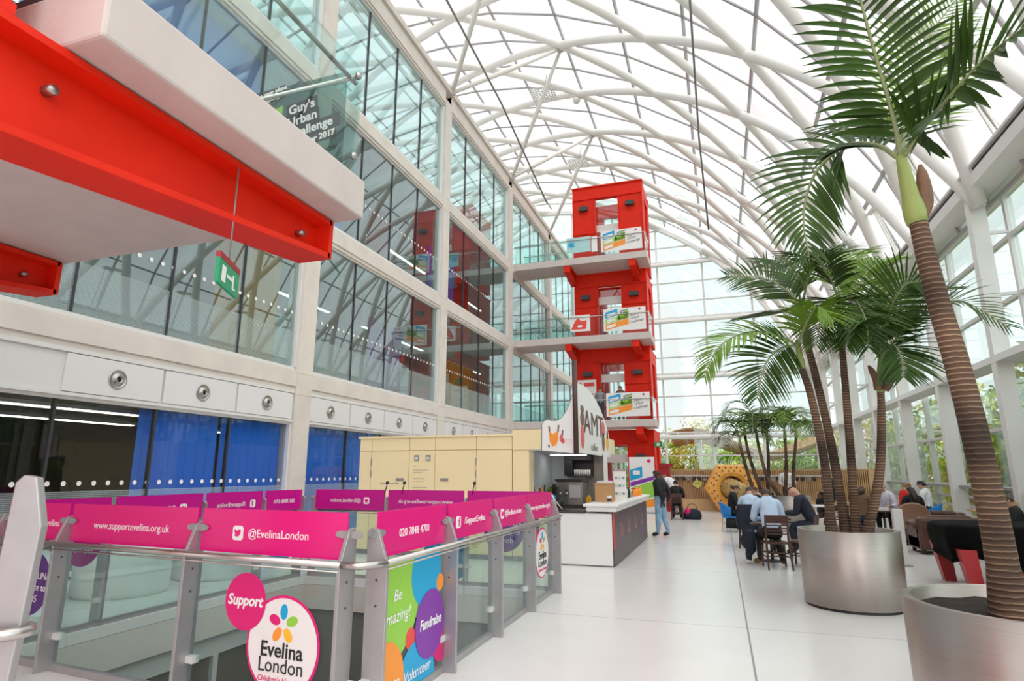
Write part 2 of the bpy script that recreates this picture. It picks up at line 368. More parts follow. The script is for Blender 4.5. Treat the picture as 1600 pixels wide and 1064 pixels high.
# lower level seen down the stair well
mb = MB()
for i in range(4):
    (xa, ya), (xb, yb) = HOLE[i], HOLE[(i + 1) % 4]
    d = V((xb - xa, yb - ya, 0)); n = V((d.y, -d.x, 0)).normalized() * 0.25
    mb.hexa([(xa, ya, -0.5), (xb, yb, -0.5), (xb + n.x, yb + n.y, -0.5), (xa + n.x, ya + n.y, -0.5), (xa, ya, -0.125), (xb, yb, -0.125), (xb + n.x, yb + n.y, -0.125), (xa + n.x, ya + n.y, -0.125)])
trim(mb, M['concrete'])
mb = MB(); mb.box(-6.95, -2.3, 9.1, 9.3, -4.2, -0.52); mb.box(-2.3, -2.1, 3.7, 9.3, -4.2, -0.52); mb.box(-7.2, -2.1, 3.2, 3.4, -4.2, -0.52)
struct('wall_stairwell', mb, M['grey_wall'])
mb = MB(); mb.box(-7.0, -6.85, 3.4, 9.1, -0.78, -0.52); trim(mb, M['frame_pale'])
mb = MB(); mb.box(-7.0, -6.9, 3.4, 9.1, -4.2, -0.78); struct('wall_stairwell_glazing', mb, mat('olive_brown_dark_glazing', (0.12, 0.105, 0.075), 0.15))
mb = MB()
for y in (4.6, 5.9, 7.3, 8.9): mb.box(-6.9, -6.84, y, y + 0.09, -4.2, -0.78)
trim(mb, M['frame_pale'])
mb = MB(); mb.box(-7.2, -2.1, 3.2, 9.3, -4.4, -4.2); struct('floor_lower', mb, M['dark'])

# facade: columns, spandrels, vent strip
for k, y in enumerate(COLY):
    mb = MB(); mb.box(FX - 0.45, FX + 0.02, y - 0.3, y + 0.3, 0, TOP + 0.3)
    for z in (L1 - 0.05, L1 - 0.6, L2 - 0.05, L2 - 0.6, L3 - 0.05, L3 - 0.6): mb.box(FX - 0.4, FX + 0.028, y - 0.305, y + 0.305, z - 0.012, z + 0.012)
    trim(mb, M['concrete'])
for i in range(len(COLY) - 1):
    y0, y1 = COLY[i] + 0.3, COLY[i + 1] - 0.3
    for z0, z1, big in ((3.72, L1, 1), (L2 - 0.56, L2, 0), (L3 - 0.56, L3, 0), (TOP, TOP + 1.05, 2)):
        mb = MB(); mb.box(FX - 0.4, FX - 0.04, y0, y1, z0, z1)
        mb.box(FX - 0.4, FX + 0.0, y0, y1, z0 + 0.1, z1 - 0.06)
        if big == 2: mb.box(FX - 0.5, FX + 0.1, y0 - 0.3, y1 + 0.3, TOP + 0.75, TOP + 1.0)
        trim(mb, M['concrete'])
def bay_window(y0, y1, z0, z1, n, g, dots=None, x=FX - 0.16, frost=None):
    nwin[0] += 1
    fr = MB(); t = 0.055
    fr.box(x - 0.06, x + 0.1, y0, y1, z0, z0 + t * 1.4); fr.box(x - 0.06, x + 0.06, y0, y1, z1 - t, z1)
    fr.box(x - 0.06, x + 0.1, y0, y0 + t, z0 + t, z1 - t); fr.box(x - 0.06, x + 0.1, y1 - t, y1, z0 + t, z1 - t)
    root = struct('window_%d' % nwin[0], fr, M['frame_pale'])
    def sub(name, mb, m):
        me = mb.mesh(name); o = bpy.data.objects.new(name, me); COL.objects.link(o); me.materials.append(m); o.parent = root
    p = (y1 - y0 - 2 * t) / n
    for k in range(n):
        q = MB(); q.box(x - 0.008, x + 0.008, y0 + t + k * p + 0.012, y0 + t + (k + 1) * p - 0.012, z0 + t * 1.4, z1 - t); sub('pane', q, g)
        if k: q = MB(); q.box(x - 0.05, x + 0.03, y0 + t + k * p - 0.022, y0 + t + k * p + 0.022, z0 + t, z1 - t); sub('mullion', q, M['frame_dark'])
    if dots:
        q = MB(); nd = int((y1 - y0) / 0.26)
        for k in range(nd): q.disc((x + 0.012, y0 + 0.2 + k * (y1 - y0 - 0.4) / (nd - 1), dots), (0, 1, 0), (0, 0, 1), 0.042, n=10, th=0.003)
        sub('manifestation_dots', q, M['c_white'])
    if frost:
        q = MB(); q.box(x + 0.010, x + 0.014, y0 + t, y1 - t, z0 + t * 1.4, frost); sub('frosted_strip', q, G['frost'])
for i in range(len(COLY) - 1):
    y0, y1 = COLY[i] + 0.3, COLY[i + 1] - 0.3
    bay_window(y0, y1, 0.05, 2.93, 4, G['dark'], dots=1.52, frost=1.40)
    bay_window(y0, y1, L1, L2 - 0.56, 4, G['facade'], dots=5.72, frost=L1 + 1.0)
    bay_window(y0, y1, L2, L3 - 0.56, 4, G['facade'], dots=10.0)
    bay_window(y0, y1, L3, TOP, 4, G['facade'])
    mb = MB(); mb.box(FX - 0.3, FX - 0.08, y0, y1, 2.9, 3.72); mb.box(FX - 0.3, FX - 0.03, y0, y1, 2.93, 2.985); mb.box(FX - 0.3, FX - 0.03, y0, y1, 3.645, 3.72)
    trim(mb, M['frame_pale'])
ORD = ['first', 'second', 'third', 'fourth', 'fifth', 'sixth', 'seventh', 'eighth', 'ninth', 'tenth', 'eleventh', 'twelfth', 'thirteenth', 'fourteenth', 'fifteenth', 'sixteenth']
vk = 0
for i in range(1, 4):
    y0, y1 = COLY[i] + 0.3, COLY[i + 1] - 0.3; p = (y1 - y0) / 4
    for k in range(4):
        a, b = y0 + k * p + 0.03, y0 + (k + 1) * p - 0.03
        if i == 1 and k == 0: continue
        t = thing('vent_panel', 'white panel with round air nozzle above the ground floor windows, %s from left' % ORD[vk], 'vent panel', (FX - 0.06, (a + b) / 2, 3.0), 'air nozzle panels along the facade'); vk += 1
        mb = MB(); mb.box(FX - 0.08, FX - 0.035, a, b, 3.0, 3.63); part('panel', mb, M['panel'], t, bevel=0.006)
        c = (FX - 0.034, (a + b) / 2, 3.31)
        mb = MB(); mb.lathe([(0.17, 0.0), (0.175, 0.014), (0.155, 0.02), (0.145, 0.002), (0.10, 0.012), (0.075, 0.055), (0.055, 0.06), (0.05, 0.0)], c, 24, ax='x'); part('nozzle', mb, M['stainless'], t)
        mb = MB(); mb.lathe([(0.0, 0.022), (0.05, 0.022)], c, 16, ax='x'); part('nozzle_mouth', mb, M['black'], t)

# rooms behind the facade
BX = -17.5
mb = MB(); mb.box(BX - 0.2, BX, -4, END, 0, L3); struct('wall_rear', mb, M['int_white'])
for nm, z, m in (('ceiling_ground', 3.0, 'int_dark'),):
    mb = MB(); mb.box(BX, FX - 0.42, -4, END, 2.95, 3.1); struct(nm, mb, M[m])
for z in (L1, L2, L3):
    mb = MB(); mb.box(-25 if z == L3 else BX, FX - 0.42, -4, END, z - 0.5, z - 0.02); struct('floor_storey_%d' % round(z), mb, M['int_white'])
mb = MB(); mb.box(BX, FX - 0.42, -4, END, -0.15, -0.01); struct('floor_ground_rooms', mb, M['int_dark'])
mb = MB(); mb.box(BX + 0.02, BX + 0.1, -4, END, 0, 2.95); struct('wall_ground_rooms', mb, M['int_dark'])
mb = MB(); mb.box(-25.2, -25, -4, END, L3, 20.3); struct('wall_top_storey', mb, M['int_white'])
for nm, z, xs_, st in (('ground', 2.93, (-11.6, -14.2), 0), ('first', L2 - 0.52, (-14.5,), 1), ('second', L3 - 0.52, (-14.5,), 1)):  # first and second floor strips are added to brighten those rooms
    for i in range(len(COLY) - 2):
        for q, x in enumerate(xs_):
            y0, y1 = COLY[i] + 1.2, COLY[i + 1] - 1.2
            t = thing('strip_and_fill_light', 'long lit ceiling lamp inside the %s floor rooms behind the facade glass' % nm, 'lamp', (x, (y0 + y1) / 2, z - 0.1), 'strip lamps in the %s floor rooms' % nm)
            mb = MB(); mb.box(x - 0.10, x + 0.10, y0, y1, z - 0.05, z + 0.03); part('housing', mb, M['white'], t)
            mb = MB(); mb.box(x - 0.07, x + 0.07, y0 + 0.05, y1 - 0.05, z - 0.075, z - 0.05); part('diffuser', mb, M['light'], t)
def slab_thing(name, label, cat, x0, x1, y0, y1, z0, z1, m):
    mb = MB(); mb.box(x0, x1, y0, y1, z0, z1); return single(name, mb, M[m], label, cat)
slab_thing('partition_wall', 'ochre partition wall behind the first floor glass left of the pale column', 'partition', -12.6, -10.6, 12.2, 12.35, L1, L2 - 0.55, 'int_orange')
slab_thing('partition_wall', 'blue panel wall behind the second floor glass nearest the concrete landing', 'partition', -11.5, -11.4, 13.5, 16.0, L2, L2 + 2.0, 'int_blue')
slab_thing('partition_wall', 'red partition end behind the second floor glass beside the middle column', 'partition', -13.2, -12.2, 20.3, 20.5, L2, L3 - 0.55, 'int_red')
slab_thing('partition_wall', 'deep blue partition wall behind the second floor glass right of the middle column', 'partition', -11.2, -11.1, 21.8, 24.4, L2, L2 + 2.6, 'int_blue')
slab_thing('partition_wall', 'dark red partition wall behind the second floor glass', 'partition', -11.4, -11.3, 24.6, 26.6, L2, L2 + 2.8, 'int_red')
slab_thing('partition_wall', 'purple partition wall behind the first floor glass left of the middle column', 'partition', -11.6, -11.5, 18.2, 20.5, L1, L1 + 2.9, 'int_purple')
slab_thing('partition_wall', 'ochre and brown partition wall behind the first floor glass right of the middle column', 'partition', -11.4, -11.3, 23.4, 27.4, L1, L1 + 2.4, 'int_orange')
slab_thing('partition_wall', 'bright blue screen wall behind the second floor glass above the concrete landing', 'partition', -10.7, -10.6, 5.6, 11.0, L2, L2 + 3.6, 'int_blue')
slab_thing('round_column', 'pale yellow round column cover behind the first floor glass beside the pale column', 'column', -12.3, -11.6, 13.5, 14.2, L1, L1 + 1.9, 'c_white')
def curtain(ya, yb, label):
    mb = MB(); n = int((yb - ya) * 16); vs = []
    for k in range(n + 1):
        y = ya + (yb - ya) * k / n; x = FX - 0.40 + 0.055 * math.sin(k * 1.55) + 0.02 * math.sin(k * 0.7)
        vs += [(x, y, -0.005), (x + 0.01 * math.sin(k), y, 2.88)]
    mb.add(vs, [(2 * k, 2 * k + 2, 2 * k + 3, 2 * k + 1) for k in range(n)], True)
    return single('curtain', mb, M['curtain'], label, 'curtain')
curtain(8.62, 10.6, 'blue pleated curtain behind the ground floor window, left one of the first pair')
curtain(10.66, 12.6, 'blue pleated curtain behind the ground floor window, right one beside the pale column')
curtain(13.3, 16.9, 'blue pleated curtain behind the ground floor window beside the cream kiosk')

# vault: circular section, diagonal lattice of tubes, glazing bars, panes
XC, ZC, RR = -13.7, 2.5, 21.05
def arc(th, y, r=RR): return V((XC + r * math.sin(th), y, ZC + r * math.cos(th)))
TH_E = math.radians(74.2); DT = math.radians(13.2)
def tube_pts(y_e, s):                        # from the eave node, climbing towards +y (s=1) or -y (s=-1)
    pts = []; n = 44
    for k in range(n + 1):
        q = k / n * 8.1; th = TH_E - q * DT; y = y_e + s * q * 2.0375
        pts.append((th, y))
    return pts
Y_E0 = 16.95
for k in range(-9, 12):
    ye = Y_E0 + 4.075 * k
    for s in (1, -1):
        pts = [p for p in tube_pts(ye, s) if -5 < p[1] < END]
        if len(pts) < 3: continue
        mb = MB(); mb.tube([arc(*p) for p in pts], 0.185, 10); trim(mb, M['tube'])
# props from the column heads to the crown nodes
for y in (13.05, 21.2, 29.35, 37.5):
    top = arc(math.radians(21.4), y - 4.0)
    for d in (-4.05, 4.1):
        mb = MB(); b = V((FX + 0.05, y - 4.0 + d, TOP + 0.9)); mb.tube([b, b.lerp(top, 0.5), top], [0.09, 0.12, 0.09], 8); mb.ball(b, 0.16, 8); mb.ball(top, 0.2, 8); trim(mb, M['tube'])
# glazing: bars and panes
RG = RR + 0.42; dth = math.radians(8.8); TH0 = TH_E - 14 * dth
yb = [-5 + 4.075 * k for k in range(13)]; yb[-1] = END
for k in range(0, 15):
    th = TH_E - k * dth; mb = MB(); mb.bar(arc(th, -5, RG), arc(th, END, RG), 0.09, 0.11, up=(math.sin(th), 0, math.cos(th))); trim(mb, M['bar_grey'])
for j, y in enumerate([-5 + 2.0375 * k for k in range(26)]):
    if y > END: break
    mb = MB()
    for k in range(14): mb.bar(arc(TH_E - k * dth, y, RG), arc(TH_E - (k + 1) * dth, y, RG), 0.055, 0.1, up=(0, 1, 0))
    trim(mb, M['bar_grey'])
for j in range(12):
    mb = MB()
    for k in range(14):
        a, b = arc(TH_E - k * dth, 0, RG), arc(TH_E - (k + 1) * dth, 0, RG); n_ = (a + b) / 2 - V((XC, 0, ZC)); n_ = n_.normalized() * 0.03
        y0, y1 = yb[j] + 0.02, yb[j + 1] - 0.02
        q = [V((a.x, y0, a.z)), V((b.x, y0, b.z)), V((b.x, y1, b.z)), V((a.x, y1, a.z))]
        mb.hexa([p + n_ for p in q] + [p + n_ * 1.5 for p in q])
    struct('ceiling_glazing_%d' % (j + 1), mb, G['roof'])
# eave beam, gutter and brackets
mb = MB(); mb.box(RX - 0.28, RX + 0.55, -5, END, EAVE - 0.32, EAVE); trim(mb, M['steel_white'])
mb = MB(); mb.box(RX - 0.25, RX + 0.5, -5, END, EAVE + 0.0, EAVE + 0.10); trim(mb, M['frame_dark'])
mb = MB(); mb.box(RX - 0.34, RX + 0.6, -5, END, EAVE + 0.10, EAVE + 0.17); trim(mb, M['frame_pale'])
for k in range(-2, 7):
    y = Y_E0 + 2.04 + 4.075 * k
    mb = MB(); a = V((RX - 0.2, y, EAVE + 0.2)); b = arc(TH_E - 0.13, y, RG - 0.2)
    mb.bar(a, b, 0.05, 0.05); mb.bar(a + V((0, 0.22, 0)), b + V((0, 0.22, 0)), 0.05, 0.05); mb.bar(b + V((0, -0.1, 0)), b + V((0, 0.8, 0.1)), 0.16, 0.1)
    trim(mb, M['tube'])

# right hand glazed wall
POSTY = [0.6 + 4.2 * k for k in range(12)]
for y in POSTY:
    if y > END: break
    mb = MB(); mb.box(RX - 0.14, RX + 0.22, y - 0.09, y + 0.09, 0, EAVE - 0.32); mb.box(RX - 0.15, RX - 0.11, y - 0.13, y + 0.13, 0, EAVE - 0.32)
    trim(mb, M['steel_white'])
    mb = MB(); mb.box(RX + 0.62, RX + 0.8, y - 0.06, y + 0.06, 0, EAVE - 0.1)
    for z in (1.32, 2.84, 4.4, 6.0, 7.6): mb.box(RX + 0.2, RX + 0.64, y - 0.03, y + 0.03, z - 0.04, z + 0.04)
    trim(mb, M['frame_pale'])
mb = MB(); mb.box(RX - 0.16, RX + 0.5, -5, END, 4.3, 4.46); trim(mb, M['steel_white'])
mb = MB(); mb.box(RX + 0.02, RX + 0.68, 4, END - 14, 1.26, 1.33); trim(mb, M['mid_grey'])
for z in (2.84, 6.0, 7.5, 8.55): mb = MB(); mb.box(RX + 0.64, RX + 0.78, -5, END, z - 0.05, z + 0.05); trim(mb, M['frame_pale'])
for z in (0.35, 0.65, 0.95): mb = MB(); mb.box(RX + 0.66, RX + 0.76, -5, END, z - 0.035, z + 0.035); trim(mb, M['frame_pale'])
ys = [-4.6] + [p for p in POSTY if p < END] + [END]
for a, b in zip(ys[:-1], ys[1:]):
    nwin[0] += 1; root = None
    for z0, z1 in ((0.05, 1.27), (1.33, 2.79), (2.89, 4.35), (4.45, 5.95), (6.05, 7.45), (7.55, 8.85)):
        mb = MB(); mb.box(RX + 0.70, RX + 0.72, a + 0.07, b - 0.07, z0, z1)
        if root is None: root = struct('window_%d' % nwin[0], mb, G['wall'])
        else: struct('pane', mb, G['wall'], parent=root)

# glazed end wall
def arc_z(x): return ZC + math.sqrt(max(0.1, (RR - 0.2) ** 2 - (x - XC) ** 2))
VX = [-24.1, -20.7, -17.3, -13.9, -10.5, -7.1, -3.7, -0.3, 3.1, 6.5]
for x in VX:
    mb = MB(); mb.box(x - 0.075, x + 0.075, END - 0.12, END + 0.12, 0, arc_z(x)); trim(mb, M['steel_white'])
def x_at(z): return XC + math.sqrt((RR - 0.2) ** 2 - (z - ZC) ** 2) if z > EAVE else RX
for z in (4.4, 8.85, 13.2, 17.8):
    mb = MB(); x1 = x_at(z); mb.tube([(-25, END - 0.45, z - 0.15), (x1, END - 0.45, z - 0.15)], 0.17, 8); mb.box(-25, x1, END - 0.06, END + 0.06, z + 0.12, z + 0.25)
    for k in range(int((x1 + 25) / 1.7)): mb.box(-25 + 1.7 * k, -24.93 + 1.7 * k, END - 0.5, END, z - 0.03, z + 0.18)
    trim(mb, M['steel_white'])
for z in (1.45, 2.9, 5.8, 7.3, 10.3, 11.75, 14.7, 16.25, 19.2, 20.7):
    mb = MB(); mb.box(-25, x_at(z), END - 0.05, END + 0.05, z - 0.045, z + 0.045); trim(mb, M['frame_pale'])
mb = MB()
for k in range(26):
    t0, t1 = TH_E - k * 0.07, TH_E - (k + 1) * 0.07
    mb.bar(arc(t0, END - 0.2, RR - 0.1), arc(t1, END - 0.2, RR - 0.1), 0.3, 0.35, up=(0, 1, 0))
trim(mb, M['steel_white'])
mb = MB(); pts = [(-25, END, 0)] + [(-25, END, arc_z(-25))] + [tuple(arc(TH_E - (25 - k) * 0.07, END, RR - 0.2)) for k in range(26)] + [(RX, END, 0)]
mb.prism(pts, (0, 0.02, 0)); struct('window_end', mb, G['wall'])

# sagging wires, hanging mesh reflectors, camera domes in the vault
for pts, lb in (([(-7.6, 9.5, 17.6), (-8.1, 16, 18.2), (-8.3, 23, 18.1), (-8.5, 31.5, 17.0)], 'thin dark stay cable running along the vault above the facade edge'),
                ([(0.05, 9.0, 16.8), (0.1, 16, 16.4), (0.1, 24, 15.3), (0.25, 29, 13.2)], 'long hanging grey cable dropping from the vault right of the red tower')):
    mb = MB(); mb.tube(pts, 0.045, 6); single('stay_cable', mb, M['cable'], lb, 'cable')
for c, lb in (((-7.4, 27, 20.9), 'square mesh reflector hanging under the vault, nearer one'), ((-7.3, 35, 21.1), 'square mesh reflector hanging under the vault, farther one above the red tower')):
    t = thing('mesh_reflector', lb, 'reflector', c); f = MB(); g = MB()
    for k in range(9):
        u = -0.6 + 0.15 * k; g.box(c[0] + u - 0.02, c[0] + u + 0.02, c[1] - 0.6, c[1] + 0.6, c[2], c[2] + 0.03); f.box(c[0] - 0.6, c[0] + 0.6, c[1] + u - 0.02, c[1] + u + 0.02, c[2] + 0.03, c[2] + 0.06)
    part('slat_grid', g, M['frame_pale'], t); part('cross_grid', f, M['frame_pale'], t)
    q = MB(); q.tube([V(c) + V((0, 0, 0.05)), V(c) + V((0.2, 0, 1.2))], 0.02, 6); part('hanger', q, M['cable'], t)
for y, lb in ((29.3, 'small round lamp at a crown node of the vault, nearer one'), (37.45, 'small round lamp at a crown node of the vault, farther one')):
    c = arc(math.radians(21.4), y, RR - 0.35); mb = MB(); mb.lathe([(0, 0.2), (0.2, 0.18), (0.22, 0), (0.15, -0.12), (0, -0.16)], c, 14); single('node_lamp', mb, M['tube'], lb, 'lamp')
t = thing('security_camera', 'small dark camera on a bracket at the far end of the right eave', 'camera', (5.9, 33.5, 8.1))
mb = MB(); mb.box(5.85, 6.33, 33.4, 33.6, 8.15, 8.3); part('bracket', mb, M['dark'], t)
mb = MB(); mb.tube([(5.9, 33.5, 8.15), (5.5, 33.2, 8.35), (5.4, 33.1, 8.1)], 0.09, 8); part('camera_body', mb, M['dark'], t)
# ------------------------------------------------------------------ landings and lift towers
def landing(y0, y1, zt, th, label, near):
    t = thing('landing_slab', label, 'landing', (-6.4, (y0 + y1) / 2, zt - th))
    mb = MB(); mb.box(FX - 0.02, -2.82, y0, y1, zt - th, zt); part('slab', mb, M['concrete_pink'], t, bevel=0.02)
    return t
def banner(parent_label, x0, x1, y, z0, z1, ny, group):
    """white banner with blue, green and orange slanted bands and a small block of black lettering; hangs on the balustrade"""
    t = thing('banner', parent_label, 'banner', ((x0 + x1) / 2, y, z0), group)
    wd = x1 - x0; h = z1 - z0
    mb = MB(); mb.box(x0, x1, y - 0.012, y, z0, z1); part('sheet', mb, M['c_white'], t)
    def P(u, v): return (x0 + wd * u, y - 0.014, z0 + h * v)
    def band(name, u0, u1, v0, v1, sl, m, off=0):
        q = MB(); a = [P(u0, v0), P(u1, v0 + sl), P(u1, v1 + sl), P(u0, v1)]; q.prism([V(p) - V((0, off, 0)) for p in a], (0, -0.004, 0)); part(name, q, M[m], t)
    band('orange_band', 0.05, 0.60, 0.05, 0.30, 0.22, 'c_orange'); band('green_band', 0.05, 0.34, 0.32, 0.52, 0.12, 'c_green'); band('leaf_picture', 0.34, 0.60, 0.44, 0.74, 0.10, 'leaf_light')
    band('blue_band', 0.05, 0.34, 0.56, 0.84, 0.14, 'c_blue'); band('grey_band', 0.40, 0.60, 0.80, 0.88, 0.08, 'mid_grey')
    for v, m in ((0.62, 'c_white'), (0.37, 'c_white'), (0.11, 'c_white')): band('caption_label', 0.08, 0.29, v, v + 0.13, 0.09, m, 0.004)
    for k in range(7):
        q = MB(); q.ball((x0 + wd * (0.37 + 0.03 * k + 0.01 * (k % 2)), y - 0.02, z0 + h * (0.56 + 0.03 * k + 0.06 * (k % 3))), 0.075, 6, (1, 0.15, 1)); part('leaf_blotch', q, M['c_green'] if k % 2 else M['leaf'], t)
    text("Guy's", h * 0.15, M['ink'], t, P(0.73, 0.66), (1, 0, 0.2)); text('Urban', h * 0.15, M['ink'], t, P(0.75, 0.53), (1, 0, 0.2)); text('Challenge', h * 0.15, M['ink'], t, P(0.79, 0.38), (1, 0, 0.2))
    q = MB(); q.disc(P(0.86, 0.9), (1, 0, 0), (0, 0, 1), h * 0.05, th=0.004, n=12); part('pink_dot', q, M['c_pink'], t)
    return t
def glass_rail(label, segs, zb, posts=True):
    (a0, _), = segs[:1]
    t = thing('glass_balustrade', label, 'balustrade', (a0[0], a0[1], zb))
    for a, b in segs:
        a, b = V((*a, 0)), V((*b, 0)); L = (b - a).length; n = max(1, round(L / 1.6)); d = (b - a) / n; u = d.normalized(); nn = V((-u.y, u.x, 0)) * 0.008
        for k in range(n):
            p, q = a + d * k + u * 0.015, a + d * (k + 1) - u * 0.015; g = MB()
            z0, z1 = V((0, 0, zb - 0.02)), V((0, 0, zb + 1.12))
            g.hexa([p - nn + z0, q - nn + z0, q + nn + z0, p + nn + z0, p - nn + z1, q - nn + z1, q + nn + z1, p + nn + z1]); part('pane', g, G['rail'], t)
        h = MB(); h.tube([a + V((0, 0, zb + 1.0)) - nn * 8, b + V((0, 0, zb + 1.0)) - nn * 8], 0.022, 8); part('handrail', h, M['chrome'], t)
    return t
NAMES = {L1: 'first', L2: 'second', L3: 'third'}
FY0, FY1 = 29.85, 31.7
def bracket(x0, x1, yt, yf, ztop, root, name='bracket'):
    """tapered I-beam cantilever from yt (tower face) to yf (free end)"""
    s = 1 if yf > yt else -1
    d0, d1 = 0.62, 0.30
    web = MB(); xm = (x0 + x1) / 2
    web.prism([(xm - 0.02, yt, ztop - 0.02), (xm - 0.02, yf, ztop - 0.02), (xm - 0.02, yf, ztop - d1), (xm - 0.02, yt, ztop - d0)], (0.04, 0, 0))
    w_ = part(name, web, M['red'], root)
    f = MB(); f.hexa([(x0, yt, ztop - 0.045), (x1, yt, ztop - 0.045), (x1, yf, ztop - 0.045), (x0, yf, ztop - 0.045), (x0, yt, ztop), (x1, yt, ztop), (x1, yf, ztop), (x0, yf, ztop)]); part('top_flange', f, M['red'], w_)
    f = MB(); f.hexa([(x0, yt, ztop - d0 - 0.045), (x1, yt, ztop - d0 - 0.045), (x1, yf, ztop - d1 - 0.045), (x0, yf, ztop - d1 - 0.045), (x0, yt, ztop - d0), (x1, yt, ztop - d0), (x1, yf, ztop - d1), (x0, yf, ztop - d1)]); part('bottom_flange', f, M['red'], w_)
    f = MB(); f.box(x0, x1, yf - 0.025, yf + 0.025, ztop - d1 - 0.045, ztop); part('end_plate', f, M['red'], w_)
    for q in (0.3, 0.92):
        y = yt + (yf - yt) * q; f = MB(); f.tube([(xm + 0.02, y, ztop - 0.2), (xm + 0.09, y, ztop - 0.2)], 0.03, 6); part('bolt', f, M['stainless'], w_)
    return w_

# far tower
TX0, TX1, TY0, TY1 = -7.03, -3.08, FY1, FY1 + 3.2
tower = thing('lift_tower', 'tall red steel lift tower rising through the hall in front of the end wall', 'lift tower', ((TX0 + TX1) / 2, (TY0 + TY1) / 2, 0))
zs = [(0.0, 3.85), (L1, L2 - 0.36), (L2, L3 - 0.36), (L3, 17.72)]
for i, (z0, z1) in enumerate(zs):
    for yy, yb_ in ((TY0, TY0 + 0.35), (TY1 - 0.35, TY1)):
        for xa, xb in ((TX0, -5.75), (-4.45, TX1)):
            mb = MB(); mb.box(xa, xb, yy, yb_, z0, z1 - 0.75)
            mb.box(xa, xa + 0.05, yy - 0.07, yy, z0, z1 - 0.75); mb.box(xb - 0.05, xb, yy - 0.07, yy, z0, z1 - 0.75)
            for zz in (z0 + 2.0, z1 - 0.78): mb.box(xa, xb, yy - 0.07, yy, zz, zz + 0.05)
            leg = part('column_panel', mb, M['red'], tower)
            if yy == TY0:
                q = MB(); q.box((xa + xb) / 2 - 0.24, (xa + xb) / 2 + 0.24, yy - 0.26, yy, z1 - 1.5, z1 - 1.26); part('lamp_housing', q, M['dark'], leg)
        mb = MB(); mb.box(TX0, TX1, yy, yb_, z1 - 0.75, z1); mb.box(TX0 - 0.03, TX1 + 0.03, yy - 0.08, yb_, z1 - 0.07, z1); part('portal_beam', mb, M['red'], tower)
    for xa, xb in ((TX0, TX0 + 0.2), (TX1 - 0.2, TX1)):
        mb = MB(); mb.box(xa, xb, TY0 + 0.35, TY1 - 0.35, z1 - 0.75, z1); mb.box(xa, xb, TY0 + 0.35, TY0 + 0.9, z0, z1 - 0.75); mb.box(xa, xb, TY1 - 0.9, TY1 - 0.35, z0, z1 - 0.75); part('side_frame', mb, M['red'], tower)
    mb = MB(); mb.box(-5.75, -4.45, TY0 + 0.42, TY0 + 0.45, z0, z1 - 0.75); g = part('lift_door_glass', mb, G['lift'], tower)
    mb = MB(); mb.box(-5.13, -5.07, TY0 + 0.38, TY0 + 0.47, z0, z0 + 2.2); mb.box(-5.75, -4.45, TY0 + 0.36, TY0 + 0.5, z0 + 2.2, z0 + 2.62); part('door_frame', mb, M['frame_pale'], g)
for z in (L1, L2, L3):
    th = 0.36; nm = NAMES[z]
    t = landing(FY0, FY1, z, th, 'pale concrete landing slab at the %s floor of the red tower' % nm, False)
    for x0, x1 in ((-7.2, -6.85), (-3.75, -3.4)):
        bracket(x0, x1, TY0, FY0 + 0.1, z - th, tower)
    glass_rail('glass balustrade along the %s floor landing of the red tower' % nm, [((FX + 0.05, FY0 + 0.06), (-2.9, FY0 + 0.06)), ((-2.9, FY0 + 0.06), (-2.9, FY1 - 0.1)), ((FX + 0.05, FY1 - 0.1), (TX0, FY1 - 0.1))], z)
    banner({L1: 'white banner with blue green and orange bands on the lowest tower landing', L2: 'white banner with blue green and orange bands on the middle tower landing', L3: 'white banner with blue green and orange bands on the top tower landing'}[z],
           -5.15, -3.02, FY0 + 0.03, z + 0.15, z + 1.32, 0, 'banners on the tower landings')
# small sheets on the landings
t = thing('notice', 'pale blue sheet with a blue star on the top landing balustrade', 'notice', (-6.3, FY0, L3 + 0.25))
mb = MB(); mb.prism([(-7.0, FY0 + 0.03, L3 + 0.3), (-5.7, FY0 + 0.03, L3 + 0.3), (-5.7, FY0 + 0.03, L3 + 1.15), (-7.0, FY0 + 0.03, L3 + 1.15)], (0, 0.012, 0)); part('sheet', mb, M['c_teal'], t)
mb = MB(); st = [V((-6.75 + (0.24 if k % 2 == 0 else 0.11) * math.cos(k * PI / 6 + PI / 2), FY0 + 0.026, L3 + 0.76 + (0.24 if k % 2 == 0 else 0.11) * math.sin(k * PI / 6 + PI / 2))) for k in range(12)]; mb.prism(st, (0, -0.01, 0)); part('star', mb, M['c_blue'], t)
mb = MB(); mb.box(-5.66, -5.35, FY0 + 0.03, FY0 + 0.042, L3 + 0.25, L3 + 1.1); part('white_strip', mb, M['c_white'], t)
t = thing('notice', 'white sheet with a red blot drawing on the middle landing balustrade', 'notice', (-6.4, FY0, L2 + 0.2))
mb = MB(); mb.box(-6.9, -5.85, FY0 + 0.02, FY0 + 0.035, L2 + 0.25, L2 + 1.12); part('sheet', mb, M['c_white'], t)
mb = MB(); o = [(-0.42, -0.25), (0.36, -0.25), (0.4, 0.2), (0.1, 0.18), (-0.05, 0.35), (-0.2, 0.2), (-0.3, 0.02)]; mb.prism([(-6.42 + u, FY0 + 0.015, L2 + 0.62 + v) for u, v in o], (0, -0.01, 0)); part('red_blot', mb, M['c_red'], t)
mb = MB(); mb.disc((-6.38, FY0 + 0.0, L2 + 0.52), (1, 0, 0), (0, 0, 1), 0.15, 0.06, n=16); part('white_patch', mb, M['c_white'], t)
t = thing('notice_board', 'white notice board on the red tower behind the first floor landing', 'notice board', (-6.4, TY0 - 0.1, L1 + 1.0))
mb = MB(); mb.box(-6.95, -5.95, TY0 - 0.12, TY0 - 0.09, L1 + 0.9, L1 + 2.3); part('board', mb, M['c_white'], t)
